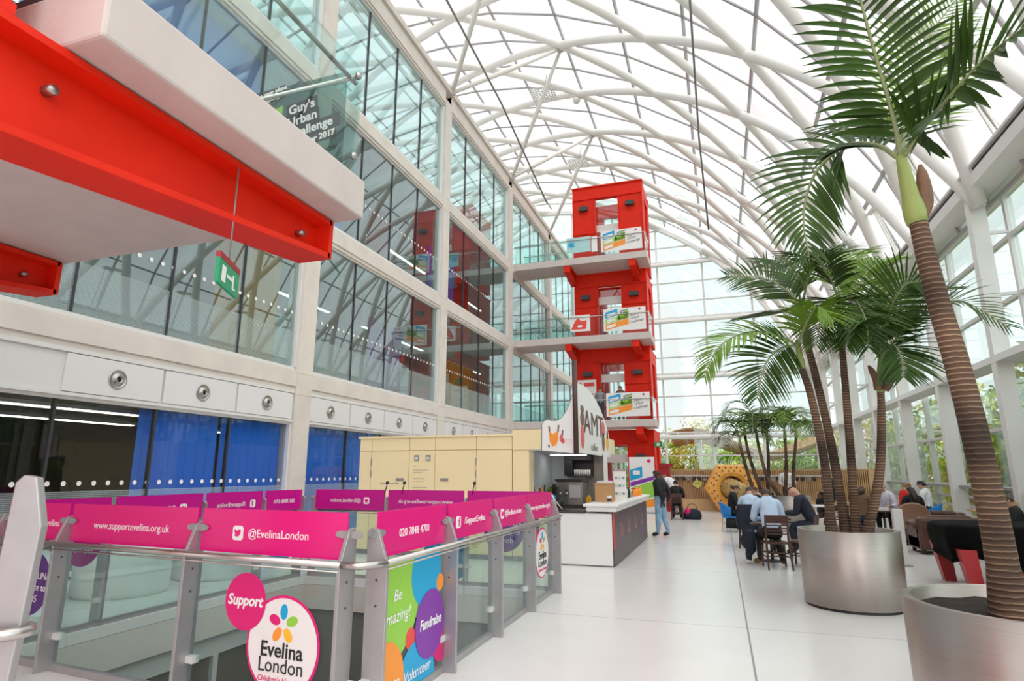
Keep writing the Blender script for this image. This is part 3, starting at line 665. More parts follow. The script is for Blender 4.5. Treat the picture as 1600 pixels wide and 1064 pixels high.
for k, (u, v, wq, hq) in enumerate(((-6.6, 1.95, 0.55, 0.2), (-6.88, 1.95, 0.14, 0.2), (-6.88, 1.6, 0.14, 0.2), (-6.6, 1.5, 0.5, 0.06))):
    mb = MB(); mb.box(u, u + wq, TY0 - 0.135, TY0 - 0.12, L1 + v, L1 + v + hq); part('printed_block', mb, M['c_red'], t)
# exit sign at the tower foot, poster board standing in front
t = thing('exit_sign', 'small green exit sign on the right edge of the red tower', 'exit sign', (-2.9, TY0 - 0.1, 3.0)); mb = MB(); mb.box(-3.08, -2.7, TY0 - 0.1, TY0 - 0.06, 2.95, 3.2); part('sign_plate', mb, M['exit'], t)
mb = MB(); mb.box(-2.97, -2.82, TY0 - 0.12, TY0 - 0.1, 3.0, 3.15); part('pictogram', mb, M['c_white'], t)
t = thing('poster_board', 'tall white free-standing poster board at the foot of the red tower', 'poster board', (-3.2, 27.0, 0))
mb = MB(); mb.box(-3.75, -2.68, 27.0, 27.06, 0.05, 2.35); part('board', mb, M['c_white'], t)
for n_, a, m in (('blue_band', [(-3.72, 1.35), (-3.2, 1.5), (-3.2, 1.95), (-3.72, 1.8)], 'c_blue'), ('purple_band', [(-3.72, 1.1), (-2.7, 1.4), (-2.7, 1.55), (-3.72, 1.28)], 'c_purple'), ('leaf_picture', [(-3.7, 0.45), (-2.7, 0.7), (-2.7, 1.35), (-3.7, 1.05)], 'c_green'), ('orange_band', [(-3.72, 0.15), (-2.7, 0.3), (-2.7, 0.62), (-3.72, 0.4)], 'c_orange')):
    mb = MB(); mb.prism([(u, 26.995, v) for u, v in a], (0, -0.006, 0)); part(n_, mb, M[m], t)
mb = MB(); mb.disc((-2.9, 26.99, 2.18), (1, 0, 0), (0, 0, 1), 0.08, n=14); part('pink_dot', mb, M['c_pink'], t)
mb = MB(); mb.box(-3.6, -3.3, 26.98, 26.985, 1.6, 1.78); part('caption_label', mb, M['c_white'], t)
mb = MB(); mb.box(-3.75, -2.68, 26.9, 27.2, 0, 0.05); part('foot', mb, M['mid_grey'], t)
t = thing('pink_screen', 'low magenta screen panel in front of the red tower doors', 'screen', (-4.5, 26.0, 0))
mb = MB(); mb.box(-5.9, -4.9, 26, 26.04, 0.1, 1.4); part('screen_panel', mb, M['magenta'], t); mb = MB(); mb.box(-4.85, -3.85, 26, 26.04, 0.1, 1.4); part('screen_panel', mb, M['magenta'], t)
mb = MB(); mb.box(-5.9, -3.85, 25.9, 26.15, 0, 0.1); part('base', mb, M['mid_grey'], t)
t = thing('red_kiosk_bin', 'dark red post box shaped bin to the right of the poster board', 'bin', (-2.35, 28.6, 0))
mb = MB(); mb.box(-2.6, -2.15, 28.4, 28.8, 0, 1.95); part('body', mb, M['redtable'], t); mb = MB(); mb.box(-2.65, -2.0, 28.35, 28.85, 1.95, 2.08); part('cap', mb, M['redtable'], t)

# near landing above the stair well, with its tower just out of the frame
NY0, NY1 = 1.85, 4.27
t = landing(NY0, NY1, L1, 0.36, 'large pale concrete landing slab overhead at upper left', True)
mb = MB(); mb.box(FX, -2.9, NY0 + 0.02, NY0 + 0.06, L1, L1 + 0.06); part('edge_flashing', mb, M['dark'], t)
near = thing('lift_tower', 'red steel lift tower at the upper left corner beside the concrete landing', 'lift tower', (-5.2, 0.2, 0))
for x0, x1 in ((-3.42, -3.08), (-6.75, -6.42)): bracket(x0, x1, 0.9, 4.18, L1 - 0.375, near)
mb = MB(); mb.box(-3.55, -3.3, 0.6, 1.7, L1 - 0.3, L1 + 0.35); mb.box(-3.55, -3.1, 0.6, 1.62, L1 - 0.36, L1 - 0.3); part('corner_plate', mb, M['red'], near)
mb = MB(); mb.box(-7.0, -3.35, 0.6, 0.9, L1 - 0.75, L1 + 4.0); part('portal_frame', mb, M['red'], near)
mb = MB(); mb.box(-3.6, -3.4, 0.9, 1.5, L1 + 0.35, L1 + 4); part('side_frame', mb, M['red'], near)
mb = MB(); mb.box(-7.0, -6.2, 0.6, 0.9, 0, L1 - 0.7); mb.box(-4.2, -3.4, 0.6, 0.9, 0, L1 - 0.7); part('column_panel', mb, M['red'], near)
rail = glass_rail('tall glass balustrade on the edge of the overhead concrete landing', [((-2.9, NY1 - 0.03), (-2.9, NY0 + 0.2)), ((FX + 0.05, NY1 - 0.05), (-2.9, NY1 - 0.05))], L1)
for y in (NY1 - 0.12,):
    for z in (0.2, 1.0):
        mb = MB(); mb.lathe([(0, 0.03), (0.03, 0.03), (0.035, 0), (0, 0)], (-2.89, y, L1 + z), 12, ax='x'); part('glass_bolt', mb, M['chrome'], rail)
# poster film on that balustrade, at its far edge
PY = NY1 - 0.09
t = thing('poster', 'translucent teal poster with white lettering on the overhead glass balustrade', 'poster', (-3.6, PY, L1 + 0.05))
mb = MB(); mb.box(-4.5, -3.02, PY - 0.004, PY + 0.004, L1 + 0.1, L1 + 1.1); part('film', mb, G['poster'], t)
def tag_line(s, size, x0, x1, z0, sl=0.14):
    q = MB(); d = V((1, 0, sl)).normalized(); u = V((-sl, 0, 1)).normalized(); wd = x1 - x0; c = V((x0, PY - 0.006, z0)); hh = size * 0.55
    q.prism([c - u * hh, c + d * wd - u * hh, c + d * wd + u * hh, c + u * hh], (0, -0.006, 0)); part('caption_label', q, M['ink'], t)
    text(s, size, M['lettering'], t, c + d * wd / 2 + V((0, -0.009, 0)), d, u, ext=0.002, bold=0.003)
tag_line("Guy's", 0.13, -3.665, -3.32, 5.03); tag_line('Urban', 0.13, -3.66, -3.29, 4.90); tag_line('Challenge', 0.125, -3.70, -3.06, 4.765); tag_line('November 2017', 0.085, -3.68, -3.09, 4.645)
text('Evelina London', 0.085, M['ink'], t, (-3.32, PY - 0.008, 4.545), (1, 0, 0.14), (-0.14, 0, 1), ext=0.002)
tag_line('secure your place', 0.062, -4.12, -3.70, 5.25); tag_line('urbanchallenge.org.uk', 0.05, -4.16, -3.70, 5.17)
q = MB(); q.prism([(-3.98, PY - 0.005, 4.6), (-3.72, PY - 0.005, 4.64), (-3.72, PY - 0.005, 5.12), (-3.98, PY - 0.005, 5.05)], (0, -0.005, 0)); part('leaf_picture', q, M['c_green'], t)
# hanging exit sign under it
t = thing('exit_sign', 'green exit sign hanging on a thin wire under the overhead landing', 'exit sign', (-3.09, 3.09, 2.88))
d = V((-0.44, 0.9, 0)).normalized(); c = V((-3.09, 3.09, 2.99)); a, b = c - d * 0.2, c + d * 0.2; n = V((d.y, -d.x, 0)) * 0.012
mb = MB(); z0, z1 = V((0, 0, -0.085)), V((0, 0, 0.085)); mb.hexa([a - n + z0, b - n + z0, b + n + z0, a + n + z0, a - n + z1, b - n + z1, b + n + z1, a + n + z1]); part('sign_plate', mb, M['exit'], t)
mb = MB(); z0, z1 = V((0, 0, 0.085)), V((0, 0, 0.125)); n2 = n * 1.3; mb.hexa([a - n2 + z0, b - n2 + z0, b + n2 + z0, a + n2 + z0, a - n2 + z1, b - n2 + z1, b + n2 + z1, a + n2 + z1]); part('housing', mb, M['redtable'], t)
nn = n.normalized()
def pic(u0, u1, v0, v1):
    q = MB(); p = c + nn * 0.014; q.prism([p + d * u0 + V((0, 0, v0)), p + d * u1 + V((0, 0, v0)), p + d * u1 + V((0, 0, v1)), p + d * u0 + V((0, 0, v1))], nn * 0.003); part('pictogram', q, M['lettering'], t)
pic(-0.15, -0.08, -0.06, 0.05); pic(-0.05, 0.06, -0.01, 0.012); pic(0.06, 0.085, -0.06, 0.04); pic(0.085, 0.12, -0.06, -0.045)
mb = MB(); mb.tube([c + V((0, 0, 0.12)), c + V((0, 0, 0.882))], 0.006, 6); part('hanging_wire', mb, M['cable'], t)
# ------------------------------------------------------------------ barrier round the stair well
PZ0, PZ1, RZ = 1.085, 1.415, 1.07
barrier = None
def bird(p, xd, up, h, m, par):
    q = MB(); pts = [(-.5, -.25), (-.2, -.4), (.15, -.38), (.38, -.1), (.42, .12), (.52, .25), (.38, .27), (.28, .4), (.08, .38), (.0, .2), (-.25, .28), (-.45, .42), (-.5, .2), (-.42, .02), (-.3, -.12)]
    xd, up = V(xd), V(up); n = xd.cross(up) * 0.003; q.prism([V(p) + xd * u * h + up * v * h - n for u, v in pts], n * 2); part('bird_icon', q, m, par)
def icon(kind, p, xd, up, h, par, ext):
    xd, up = V(xd).normalized(), V(up); n = xd.cross(up)
    q = MB(); r = h * 0.5; c = r * 0.3; o = [(-r + c, -r), (r - c, -r), (r, -r + c), (r, r - c), (r - c, r), (-r + c, r), (-r, r - c), (-r, -r + c)]
    q.prism([V(p) + xd * u + up * v - n * ext for u, v in o], n * 2 * ext); sq = part('icon_plate', q, M['lettering'], par)
    for s in (1, -1):
        if kind == 'b': bird(V(p) + n * s * (ext + 0.002), xd, up, h * 0.62, M['pink'], sq)
        else: text('f', h * 1.05, M['pink'], par, V(p) + n * s * (ext + 0.001) + up * (-0.03 * h) + xd * h * 0.1, xd, up, ext=0.003, bold=0.002)
def run(label, A, B, n, out, posts, texts, mats, doubles=(True, True), lower=True, panel_gap=0.03, ext=0.0075):
    """one straight side of the barrier: posts, tube handrail, glass below, coloured panels above; 'out' points away from the well"""
    A, B, out = V((*A, 0)), V((*B, 0)), V((*out, 0)).normalized(); L = (B - A).length; d = (B - A).normalized()
    t = thing('stair_barrier', label, 'barrier', (A.x, A.y, 0), 'barrier sides round the stair well')
    us = posts
    for u in us:
        c = A + d * u
        def P(o, z): return c + out * o + V((0, 0, z)) - d * 0.016
        q = MB(); q.prism([P(-0.04, 0), P(0.13, 0), P(0.13, 1.06), P(0.045, 1.295), P(-0.01, 1.31), P(-0.04, 1.28)], d * 0.032); po = part('post', q, M['grey_steel'], t, bevel=0.004)
        for s in (-1, 1):
            q = MB(); e = c + V((0, 0, 1.265)) + d * s * 0.055 - out * 0.0; q.prism([e + d * 0.065 * math.cos(k * PI / 6) + V((0, 0, 0.027 * math.sin(k * PI / 6))) + out * 0.02 for k in range(12)], out * 0.012); part('panel_clamp', q, M['grey_steel'], po)
            q = MB(); e = c + d * s * 0.05 + V((0, 0, 0.28)); q.bar(e - d * 0.045, e + d * 0.045, 0.06, 0.05); part('glass_clamp', q, M['frame_pale'], po)
        for z in (0.95, 0.78):
            q = MB(); a = c + out * 0.05 + V((0, 0, z)); q.tube([a - d * 0.02, a + d * 0.02], 0.009, 8); part('bolt', q, M['dark'], po)
    q = MB(); o = out * 0.125 + V((0, 0, RZ)); q.tube([A + o - d * (0.02), B + o + d * 0.02], 0.024, 10); part('handrail', q, M['chrome'], t)
    q = MB(); o = out * 0.125 + V((0, 0, RZ - 0.045)); q.tube([A + o, B + o], 0.008, 6); part('lower_rail', q, M['chrome'], t)
    q = MB(); q.bar(A + V((0, 0, 0.03)), B + V((0, 0, 0.03)), 0.05, 0.06); part('glass_channel', q, M['grey_steel'], t)
    panes = []
    for k in range(len(us) - 1):
        a, b = us[k] + panel_gap, us[k + 1] - panel_gap
        q = MB(); q.bar(A + d * a + V((0, 0, 0.54)) - out * 0.0, A + d * b + V((0, 0, 0.54)), 0.012, 0.98); gp = part('glass_pane', q, G['rail'], t); panes.append((a, b, gp))
        q = MB(); c0 = V((0, 0, (PZ0 + PZ1) / 2)) + out * 0.008; q.bar(A + d * a + c0, A + d * b + c0, 0.01, PZ1 - PZ0); pp = part('coloured_panel', q, M[mats[k % len(mats)]], t)
        tx = texts[k] if k < len(texts) else None
        if tx:
            xd = -d if V((0, 0, 1)).cross(out).dot(d) < 0 else d      # reads left to right from outside
            m = A + d * (a + b) / 2 + out * 0.008 + V((0, 0, 1.235))
            if tx[0] in 'bf' and tx[1] == '|':
                s = tx[2:]; text(s, 0.088, M['lettering'], pp, m + xd * 0.08, xd, ext=ext); icon(tx[0], m - xd * (0.035 + 0.021 * len(s)), xd, (0, 0, 1), 0.11, pp, ext)
            else: text(tx, 0.088, M['lettering'], pp, m, xd, ext=ext)
    return t, A, d, out, panes
def lin(L, fr): return [L * f for f in fr]
# right side along the hall
R, RA, Rd, Ro, Rp = run('right side of the stair barrier with hot pink panels, along the white floor', (-2.42, 4.02), (-2.42, 9.05), 4, (1, 0), [0.0, 1.24, 2.46, 3.7, 4.98],
    ['020 7848 4701', 'f|/SupportEvelina', 'b|@EvelinaLondon', 'www.supportevelina.org.uk'], ['pink'])
F, FA, Fd, Fo, Fp = run('front side of the stair barrier with crimson panels, nearest the viewer', (-2.54, 3.92), (-6.75, 4.29), 3, (-0.088, -1), [0.0, 1.52, 3.2, 4.2],
    ['b|@EvelinaLondon', 'www.supportevelina.org.uk', 'f|/SupportEvelina'], ['pink'])
Lf, LA, Ld, Lo, Lp = run('left side of the stair barrier with mirrored lettering, along the facade', (-6.82, 4.4), (-6.82, 9.0), 4, (-1, 0), [0.0, 1.08, 2.44, 3.62, 4.58],
    [None, 'b|@EvelinaLondon', 'f|/SupportEvelina', '020 7848 4701'], ['magenta'])
Bk, BA, Bd, Bo, Bp = run('rear side of the stair barrier in front of the cream kiosk', (-6.7, 9.12), (-2.5, 9.12), 3, (0, 1), [0.0, 1.42, 2.84, 4.2],
    ['b|@EvelinaLondon', 'www.supportevelina.org.uk', None], ['magenta'])
for x in (-5.32, -5.0, -3.75):
    q = MB(); q.tube([(x, 9.12, 1.35), (x + 0.03, 9.14, 1.52)], 0.008, 6); q.ball((x + 0.03, 9.14, 1.53), 0.03, 8); part('black_peg', q, M['black'], Bk)
q = MB(); q.tube([(-2.42 + 0.125, 4.0, RZ), (-2.33, 3.9, RZ), (-2.40, 3.81, RZ), (-2.55, 3.8, RZ)], 0.026, 10); part('corner_rail', q, M['chrome'], F)

# round stickers on the glass panes
class Pane:
    def __init__(s, A, d, out, flip=1): s.A, s.d, s.o = A, d, out; s.xd = d if V((0, 0, 1)).cross(out).dot(d) > 0 else -d; s.k = 0
    def pt(s, u, z, off=0.009): return s.A + s.d * u + V((0, 0, z)) + s.o * off
    def dot(s, par, u, z, r, m, rv=None, lay=0, name='round_sticker'):
        q = MB(); q.disc(s.pt(u, z, 0.009 + 0.0025 * lay), s.xd, (0, 0, 1), r, rv, th=0.002, n=40); return part(name, q, M[m], par)
    def seg(s, par, u, z, r, m, lim, lay=0, name='round_sticker'):     # disc clipped to the pane
        pts = []; us, ue, z0, z1 = lim
        for k in range(60):
            a = 2 * PI * k / 60; pts.append(s.pt(min(max(u + r * math.cos(a), us), ue), min(max(z + r * math.sin(a), z0), z1), 0.009 + 0.0025 * lay))
        out_ = []
        for p in pts:
            if not out_ or (p - out_[-1]).length > 1e-4: out_.append(p)
        if (out_[0] - out_[-1]).length < 1e-4: out_.pop()
        q = MB(); q.prism(out_, s.o * 0.002); return part(name, q, M[m], par)
    def txt(s, par, t_, u, z, size, m='lettering', lay=1, sl=0.0, sh=0.0, bold=0.0, sx=1.0):
        return text(t_, size, M[m], par, s.pt(u, z, 0.009 + 0.0025 * lay + 0.002), s.xd + V((0, 0, sl)), (0, 0, 1), ext=0.001, shear=sh, bold=bold, sx=sx)
def evelina(P, par, u, z, R_, lay=0, full=True):
    ring = P.dot(par, u, z, R_, 'c_pink', lay=lay, name='logo_sticker'); P.dot(ring, u, z, R_ * 0.94, 'c_white', lay=lay + 1, name='white_field')
    sgn = 1 if P.xd.dot(P.d) > 0 else -1
    for a, m in ((90, 'c_blue'), (18, 'c_green'), (-54, 'c_yellow'), (-126, 'c_orange'), (162, 'c_pink')):
        an = math.radians(a); e1 = P.xd * math.cos(an) + V((0, 0, math.sin(an))); e2 = -P.xd * math.sin(an) + V((0, 0, math.cos(an)))
        c = P.pt(u, z + R_ * 0.42, 0.009 + 0.0025 * (lay + 2)) + e1 * R_ * 0.25
        q = MB(); q.disc(c, e1, e2, R_ * 0.155, R_ * 0.10, th=0.002, n=20); part('petal', q, M[m], ring)
    P.txt(ring, 'Evelina', u, z - R_ * 0.10, R_ * 0.42, 'ink', lay + 2, bold=R_ * 0.006)
    P.txt(ring, 'London', u, z - R_ * 0.40, R_ * 0.40, 'ink', lay + 2)
    P.txt(ring, "Children's Hospital", u, z - R_ * 0.66, R_ * 0.155, 'c_pink', lay + 2)
FP = Pane(FA, Fd, Fo); RP = Pane(RA, Rd, Ro); LP = Pane(LA, Ld, Lo); BP = Pane(BA, Bd, Bo)
g = Fp[0][2]
d1 = FP.dot(g, 0.945, 0.745, 0.205, 'c_pink', lay=3); FP.txt(d1, 'Support', 0.945, 0.75, 0.108, lay=4, sh=0.15, bold=0.003)
evelina(FP, g, 0.56, 0.47, 0.345)
g = Fp[2][2]
d1 = FP.dot(g, 3.50, 0.70, 0.29, 'c_teal', lay=0); d2 = FP.dot(g, 3.64, 0.69, 0.28, 'c_dpurple', lay=1)
for s_, z_ in (('Text EVELINA', 0.76), ('to donate to', 0.66), ('70805', 0.56)): FP.txt(d2, s_, 3.62, z_, 0.085, lay=2)
a, b, g = Rp[0]; lim = (a, b, 0.06, 1.03)
gr = RP.seg(g, 0.30, 0.74, 0.42, 'c_green', lim, 0); RP.txt(gr, 'Be', 0.36, 0.78, 0.12, lay=2, sh=0.2); RP.txt(gr, 'amazing!', 0.36, 0.63, 0.125, lay=2, sh=0.2)
bl = RP.seg(g, 0.86, 0.88, 0.27, 'c_blue', lim, 1); RP.dot(g, 1.12, 0.76, 0.07, 'c_orange', lay=2)
pu = RP.seg(g, 0.94, 0.46, 0.27, 'c_purple', lim, 3); RP.txt(pu, 'Fundraise', 0.94, 0.47, 0.115, lay=4, sh=0.2, sx=0.9, bold=0.002)
orr = RP.seg(g, 0.20, 0.18, 0.30, 'c_orange', lim, 2); RP.txt(orr, 'Donate', 0.26, 0.17, 0.11, lay=3, sh=0.2)
vb = RP.seg(g, 0.72, 0.06, 0.32, 'c_blue', lim, 1); RP.txt(vb, 'Volunteer', 0.72, 0.15, 0.115, lay=3, sh=0.2)
RP.dot(g, 0.60, 0.42, 0.08, 'c_red', lay=1); RP.seg(g, 1.17, 0.30, 0.19, 'c_pink', lim, 2)
a, b, g = Rp[3]; RP.seg(g, 4.08, 0.80, 0.16, 'c_pink', (a, b, 0.06, 1.03), 0); evelina(RP, g, 4.40, 0.62, 0.33, lay=1)
a, b, g = Bp[2]; pd = BP.dot(g, 3.48, 0.84, 0.33, 'c_purple', lay=0)
for s_, z_ in (('Text EVELINA4', 0.93), ('to 70805 to', 0.80), ('donate', 0.68)):
    text(s_, 0.11, M['lettering'], pd, BP.pt(3.48, z_, 0.009), BP.xd, ext=0.0045)
a, b, g = Bp[1]; sd = BP.dot(g, 2.6, 0.93, 0.18, 'magenta' if False else 'c_pink', lay=1); text('Support', 0.09, M['lettering'], sd, BP.pt(2.6, 0.96, 0.009), BP.xd, ext=0.006, shear=0.15)
BP.seg(g, 2.55, 0.45, 0.42, 'c_blue', (a, b, 0.08, 1.03), 0); BP.dot(g, 2.1, 0.75, 0.22, 'c_white', lay=0)
a, b, g = Lp[3]; lim = (a, b, 0.08, 1.03)
for u, z, r, m, l in ((4.12, 0.55, 0.30, 'c_blue', 0), (4.44, 0.75, 0.22, 'c_orange', 1), (3.95, 0.98, 0.25, 'c_purple', 1), (3.8, 0.72, 0.17, 'c_pink', 2)): LP.seg(g, u, z, r, m, lim, l)
text('Volunteer', 0.085, M['c_teal'], g, LP.pt(4.12, 0.6, 0.009), LP.xd, ext=0.005)
a, b, g = Lp[0]; sp = LP.dot(g, 0.80, 0.86, 0.19, 'magenta', lay=1); text('Support', 0.1, M['lettering'], sp, LP.pt(0.80, 0.86, 0.011), LP.xd, ext=0.005, shear=0.15)
q = MB(); c = LP.pt(0.38, 0.55, 0.009); q.tube([c + LP.xd * 0.5 * math.cos(k * PI / 20) * -1 + V((0, 0, 0.5 * math.sin(k * PI / 20) - 0.2)) for k in range(11, 20)], 0.012, 5); part('ring_sticker', q, M['magenta'], g)

# single tall steel post with rail stub at the left edge of the frame
t = thing('barrier_post', 'tall grey steel post with a curved rail end at the left edge, nearest the viewer', 'post', (-2.6, 1.75, 0))
c = V((-2.715, 1.75, 0)); e = V((0.95, 0.31, 0)).normalized(); n = V((-e.y, e.x, 0))
q = MB(); q.prism([c + e * u + V((0, 0, z)) - n * 0.02 for u, z in ((-0.08, 0), (0.03, 0), (0.115, 1.12), (0.135, 1.49), (0.085, 1.68), (0.03, 1.69), (0.0, 1.66))], n * 0.04); part('plate', q, M['grey_steel'], t, bevel=0.006)
q = MB(); q.tube([c + e * (0.1 + 0.03 * math.sin(k * PI / 6)) + V((0, 0, 1.10)) - n * (-0.05 + 0.12 * k / 6) for k in range(7)] + [c + e * -0.3 + V((0, 0, 1.09)) - n * 0.09], 0.024, 10); part('rail_end', q, M['chrome'], t)

# big white rounded seats between barrier and facade
for k, (x, y, r, h) in enumerate(((-8.35, 7.0, 0.62, 0.62), (-8.2, 8.6, 0.66, 0.62), (-8.6, 5.3, 0.6, 0.55))):
    mb = MB(); mb.lathe([(0, 0), (r * 0.96, 0), (r * 0.97, 0.03), (r, 0.06), (r, h - 0.05), (r * 0.95, h), (0, h)], (x, y, 0), 32); single('drum_seat', mb, M['white'], 'large white drum seat beside the facade windows, %s along the barrier' % ['middle one', 'farthest one', 'nearest one'][k], 'seat', 'white drum seats')

# ------------------------------------------------------------------ cream kiosk and coffee counter
KY = 11.8
k = thing('kiosk', 'cream panelled kiosk block standing in front of the facade', 'kiosk', (-5.4, KY, 0))
mb = MB(); mb.box(-7.55, -3.99, KY + 0.03, 16.6, 0.1, 2.43); part('body', mb, M['beige'], k)
mb = MB(); mb.box(-7.55, -3.99, KY + 0.05, 16.6, 0, 0.1); part('plinth', mb, M['mid_grey'], k)
mb = MB(); mb.box(-7.58, -3.97, KY - 0.03, 16.65, 2.43, 2.47); part('top_trim', mb, M['beige'], k)
xs = [-7.55, -7.25, -6.32, -5.71, -4.77, -3.985]
for i in range(5):
    a, b = xs[i] + 0.006, xs[i + 1] - 0.006
    mb = MB(); mb.box(a, b, KY, KY + 0.03, 2.165, 2.43); part('upper_panel', mb, M['beige'], k)
    mb = MB(); mb.box(a, b, KY, KY + 0.03, 0.1, 2.15); pn = part('door' if i in (1, 3) else 'panel', mb, M['beige'], k)
    if i in (1, 3):
        hx = b - 0.2 if i == 1 else a + 0.22
        mb = MB(); mb.box(hx - 0.09, hx + 0.09, KY - 0.012, KY, 1.52, 1.58); part('handle_plate', mb, M['stainless'], pn)
        hx = a if i == 1 else b
        for z in (1.85, 1.6): mb = MB(); mb.box(hx - 0.012, hx + 0.012, KY - 0.012, KY, z, z + 0.14); part('hinge', mb, M['stainless'], pn)
        if i == 1: text('Technical Area Only', 0.055, M['mid_grey'], pn, (-6.78, KY - 0.003, 1.47), (1, 0, 0), ext=0.002)
    if i == 2:
        for x in (-6.14, -5.87):
            mb = MB(); mb.box(x - 0.055, x + 0.055, KY - 0.012, KY, 2.0 - 0.06, 2.0 + 0.06); pl = part('switch_plate', mb, M['stainless'], pn)
            mb = MB(); mb.box(x - 0.03, x + 0.03, KY - 0.02, KY - 0.012, 1.97, 2.02); part('switch', mb, M['frame_pale'], pl)
        for z, wq in ((1.82, 0.08), (1.74, 0.36), (1.69, 0.22), (1.56, 0.28), (1.51, 0.24), (1.38, 0.34), (1.33, 0.3)):
            mb = MB(); mb.box(-6.22, -6.22 + wq, KY - 0.003, KY, z, z + 0.018); part('engraved_line', mb, mat('faint_grey_print', (0.55, 0.47, 0.32), 0.5), pn)
hs = thing('kiosk_canopy', 'cream canopy block of the coffee counter carrying the curved sign', 'canopy', (-3.3, KY, 2.15))
mb = MB(); mb.box(-3.975, -2.68, KY - 0.02, 16.6, 2.15, 2.55); part('fascia', mb, M['beige'], hs)
mb = MB(); mb.box(-3.95, -2.7, KY + 0.02, 16.55, 2.13, 2.15); part('soffit', mb, M['kgrey'], hs)
mb = MB(); mb.box(-3.975, -3.63, KY, KY + 0.35, 0.1, 2.15); part('pillar', mb, M['beige'], hs)
mb = MB(); mb.box(-3.975, -3.63, KY + 0.02, KY + 0.33, 0, 0.1); part('pillar_plinth', mb, M['mid_grey'], hs)
mb = MB(); mb.box(-3.94, -3.9, KY + 0.35, 14.6, 0, 2.13); mb.box(-3.9, -3.0, 14.55, 14.6, 0, 2.13); part('inner_lining', mb, M['kgrey'], hs)
mb = MB(); mb.box(-3.0, -2.62, 14.5, 14.56, 0, 2.13); part('timber_door', mb, mat('grey_limed_wood', (0.26, 0.22, 0.19), 0.6, var=0.25, vscale=4, stretch=(8, 8, 0.6)), hs)
mb = MB(); mb.box(-2.6, -2.52, 14.4, 14.5, 0, 2.15); part('corner_post', mb, M['steel_white'], hs)
mb = MB(); mb.tube([(-2.64, KY - 0.08, 2.05), (-2.64, KY - 0.08, 3.9)], 0.05, 10); part('sign_mast', mb, mat('dark_brown_steel', (0.09, 0.04, 0.035), 0.4, 0.3), hs)
# sign: front board and side board
sg = thing('coffee_sign', 'white curved coffee sign wrapping the corner of the cream canopy', 'sign', (-2.64, KY - 0.06, 2.1))
fo = [(-3.34, 2.13), (-2.68, 2.06), (-2.68, 3.25), (-2.76, 3.02), (-2.84, 2.87), (-2.93, 2.75), (-3.03, 2.70), (-3.14, 2.70), (-3.22, 2.72), (-3.29, 2.70), (-3.33, 2.65)]
mb = MB(); mb.prism([(x, KY - 0.05, z) for x, z in fo], (0, 0.06, 0)); part('front_board', mb, M['c_white'], sg)
mb = MB(); mb.tube([(x, KY - 0.02, z) for x, z in fo[2:] + fo[:1]], 0.022, 6); part('edge_trim', mb, M['mid_grey'], sg)
so = [(12.0, 2.08), (15.6, 2.08), (15.6, 2.45), (15.35, 2.72), (14.9, 2.98), (14.4, 3.18), (13.8, 3.35), (13.2, 3.46), (12.5, 3.5), (12.0, 3.48)]
SX = -2.63
mb = MB(); mb.prism([(SX - 0.06, y, z) for y, z in so], (0.06, 0, 0)); part('side_board', mb, M['c_white'], sg)
text('AMT', 0.72, mat('dark_brown_print', (0.10, 0.035, 0.03), 0.5), sg, (SX + 0.006, 13.55, 2.72), (0, 1, 0), ext=0.003, sx=1.55)
text('coffee', 0.22, mat('grey_print', (0.30, 0.28, 0.27), 0.5), sg, (SX + 0.006, 13.5, 2.24), (0, 1, 0), ext=0.003, sx=1.4)
brn = mat('coffee_brown_print', (0.20, 0.09, 0.06), 0.5); pnk = mat('berry_pink_print', (0.72, 0.13, 0.14), 0.5)
for y, z, a, b, m in ((12.3, 2.78, 0.2, 0.14, brn), (12.28, 2.42, 0.18, 0.25, pnk), (12.3, 2.98, 0.16, 0.08, brn), (14.65, 2.72, 0.22, 0.18, pnk), (14.65, 2.42, 0.17, 0.22, brn), (15.2, 2.42, 0.19, 0.18, M['c_yellow']), (15.22, 2.62, 0.1, 0.11, brn)):
    q = MB(); q.disc((SX + 0.005, y, z), (0, 1, 0), (0, 0, 1), a, b, n=18); part('printed_fruit', q, m, sg)
q = MB(); q.prism([(-3.22 + u, KY - 0.056, 2.2 + v) for u, v in ((0.04, 0.1), (0.1, 0.0), (0.17, 0.02), (0.22, 0.14), (0.22, 0.3), (0.15, 0.27), (0.1, 0.24), (0.03, 0.32))], (0, 0.008, 0)); part('printed_fruit', q, M['c_orange'], sg)
for u, v, a, b in ((-2.94, 2.36, 0.035, 0.08), (-2.90, 2.30, 0.03, 0.05)): q = MB(); q.disc((u, KY - 0.055, v), (1, 0, 0), (0, 0, 1), a, b, n=16); part('printed_fruit', q, pnk, sg)
for u, v, u2, v2 in ((-3.18, 2.50, -3.19, 2.6), (-3.01, 2.48, -2.99, 2.62), (-2.92, 2.42, -2.91, 2.52), (-3.2, 2.24, -3.19, 2.18)): q = MB(); q.bar((u, KY - 0.055, v), (u2, KY - 0.055, v2), 0.006, 0.03, up=(1, 0, 0)); part('printed_stem', q, brn, sg)
for z in (2.22, 2.27, 2.32): q = MB(); q.box(-2.86, -2.72, KY - 0.055, KY - 0.05, z, z + 0.012); part('printed_line', q, mat('pale_red_print', (0.8, 0.5, 0.48), 0.5), sg)

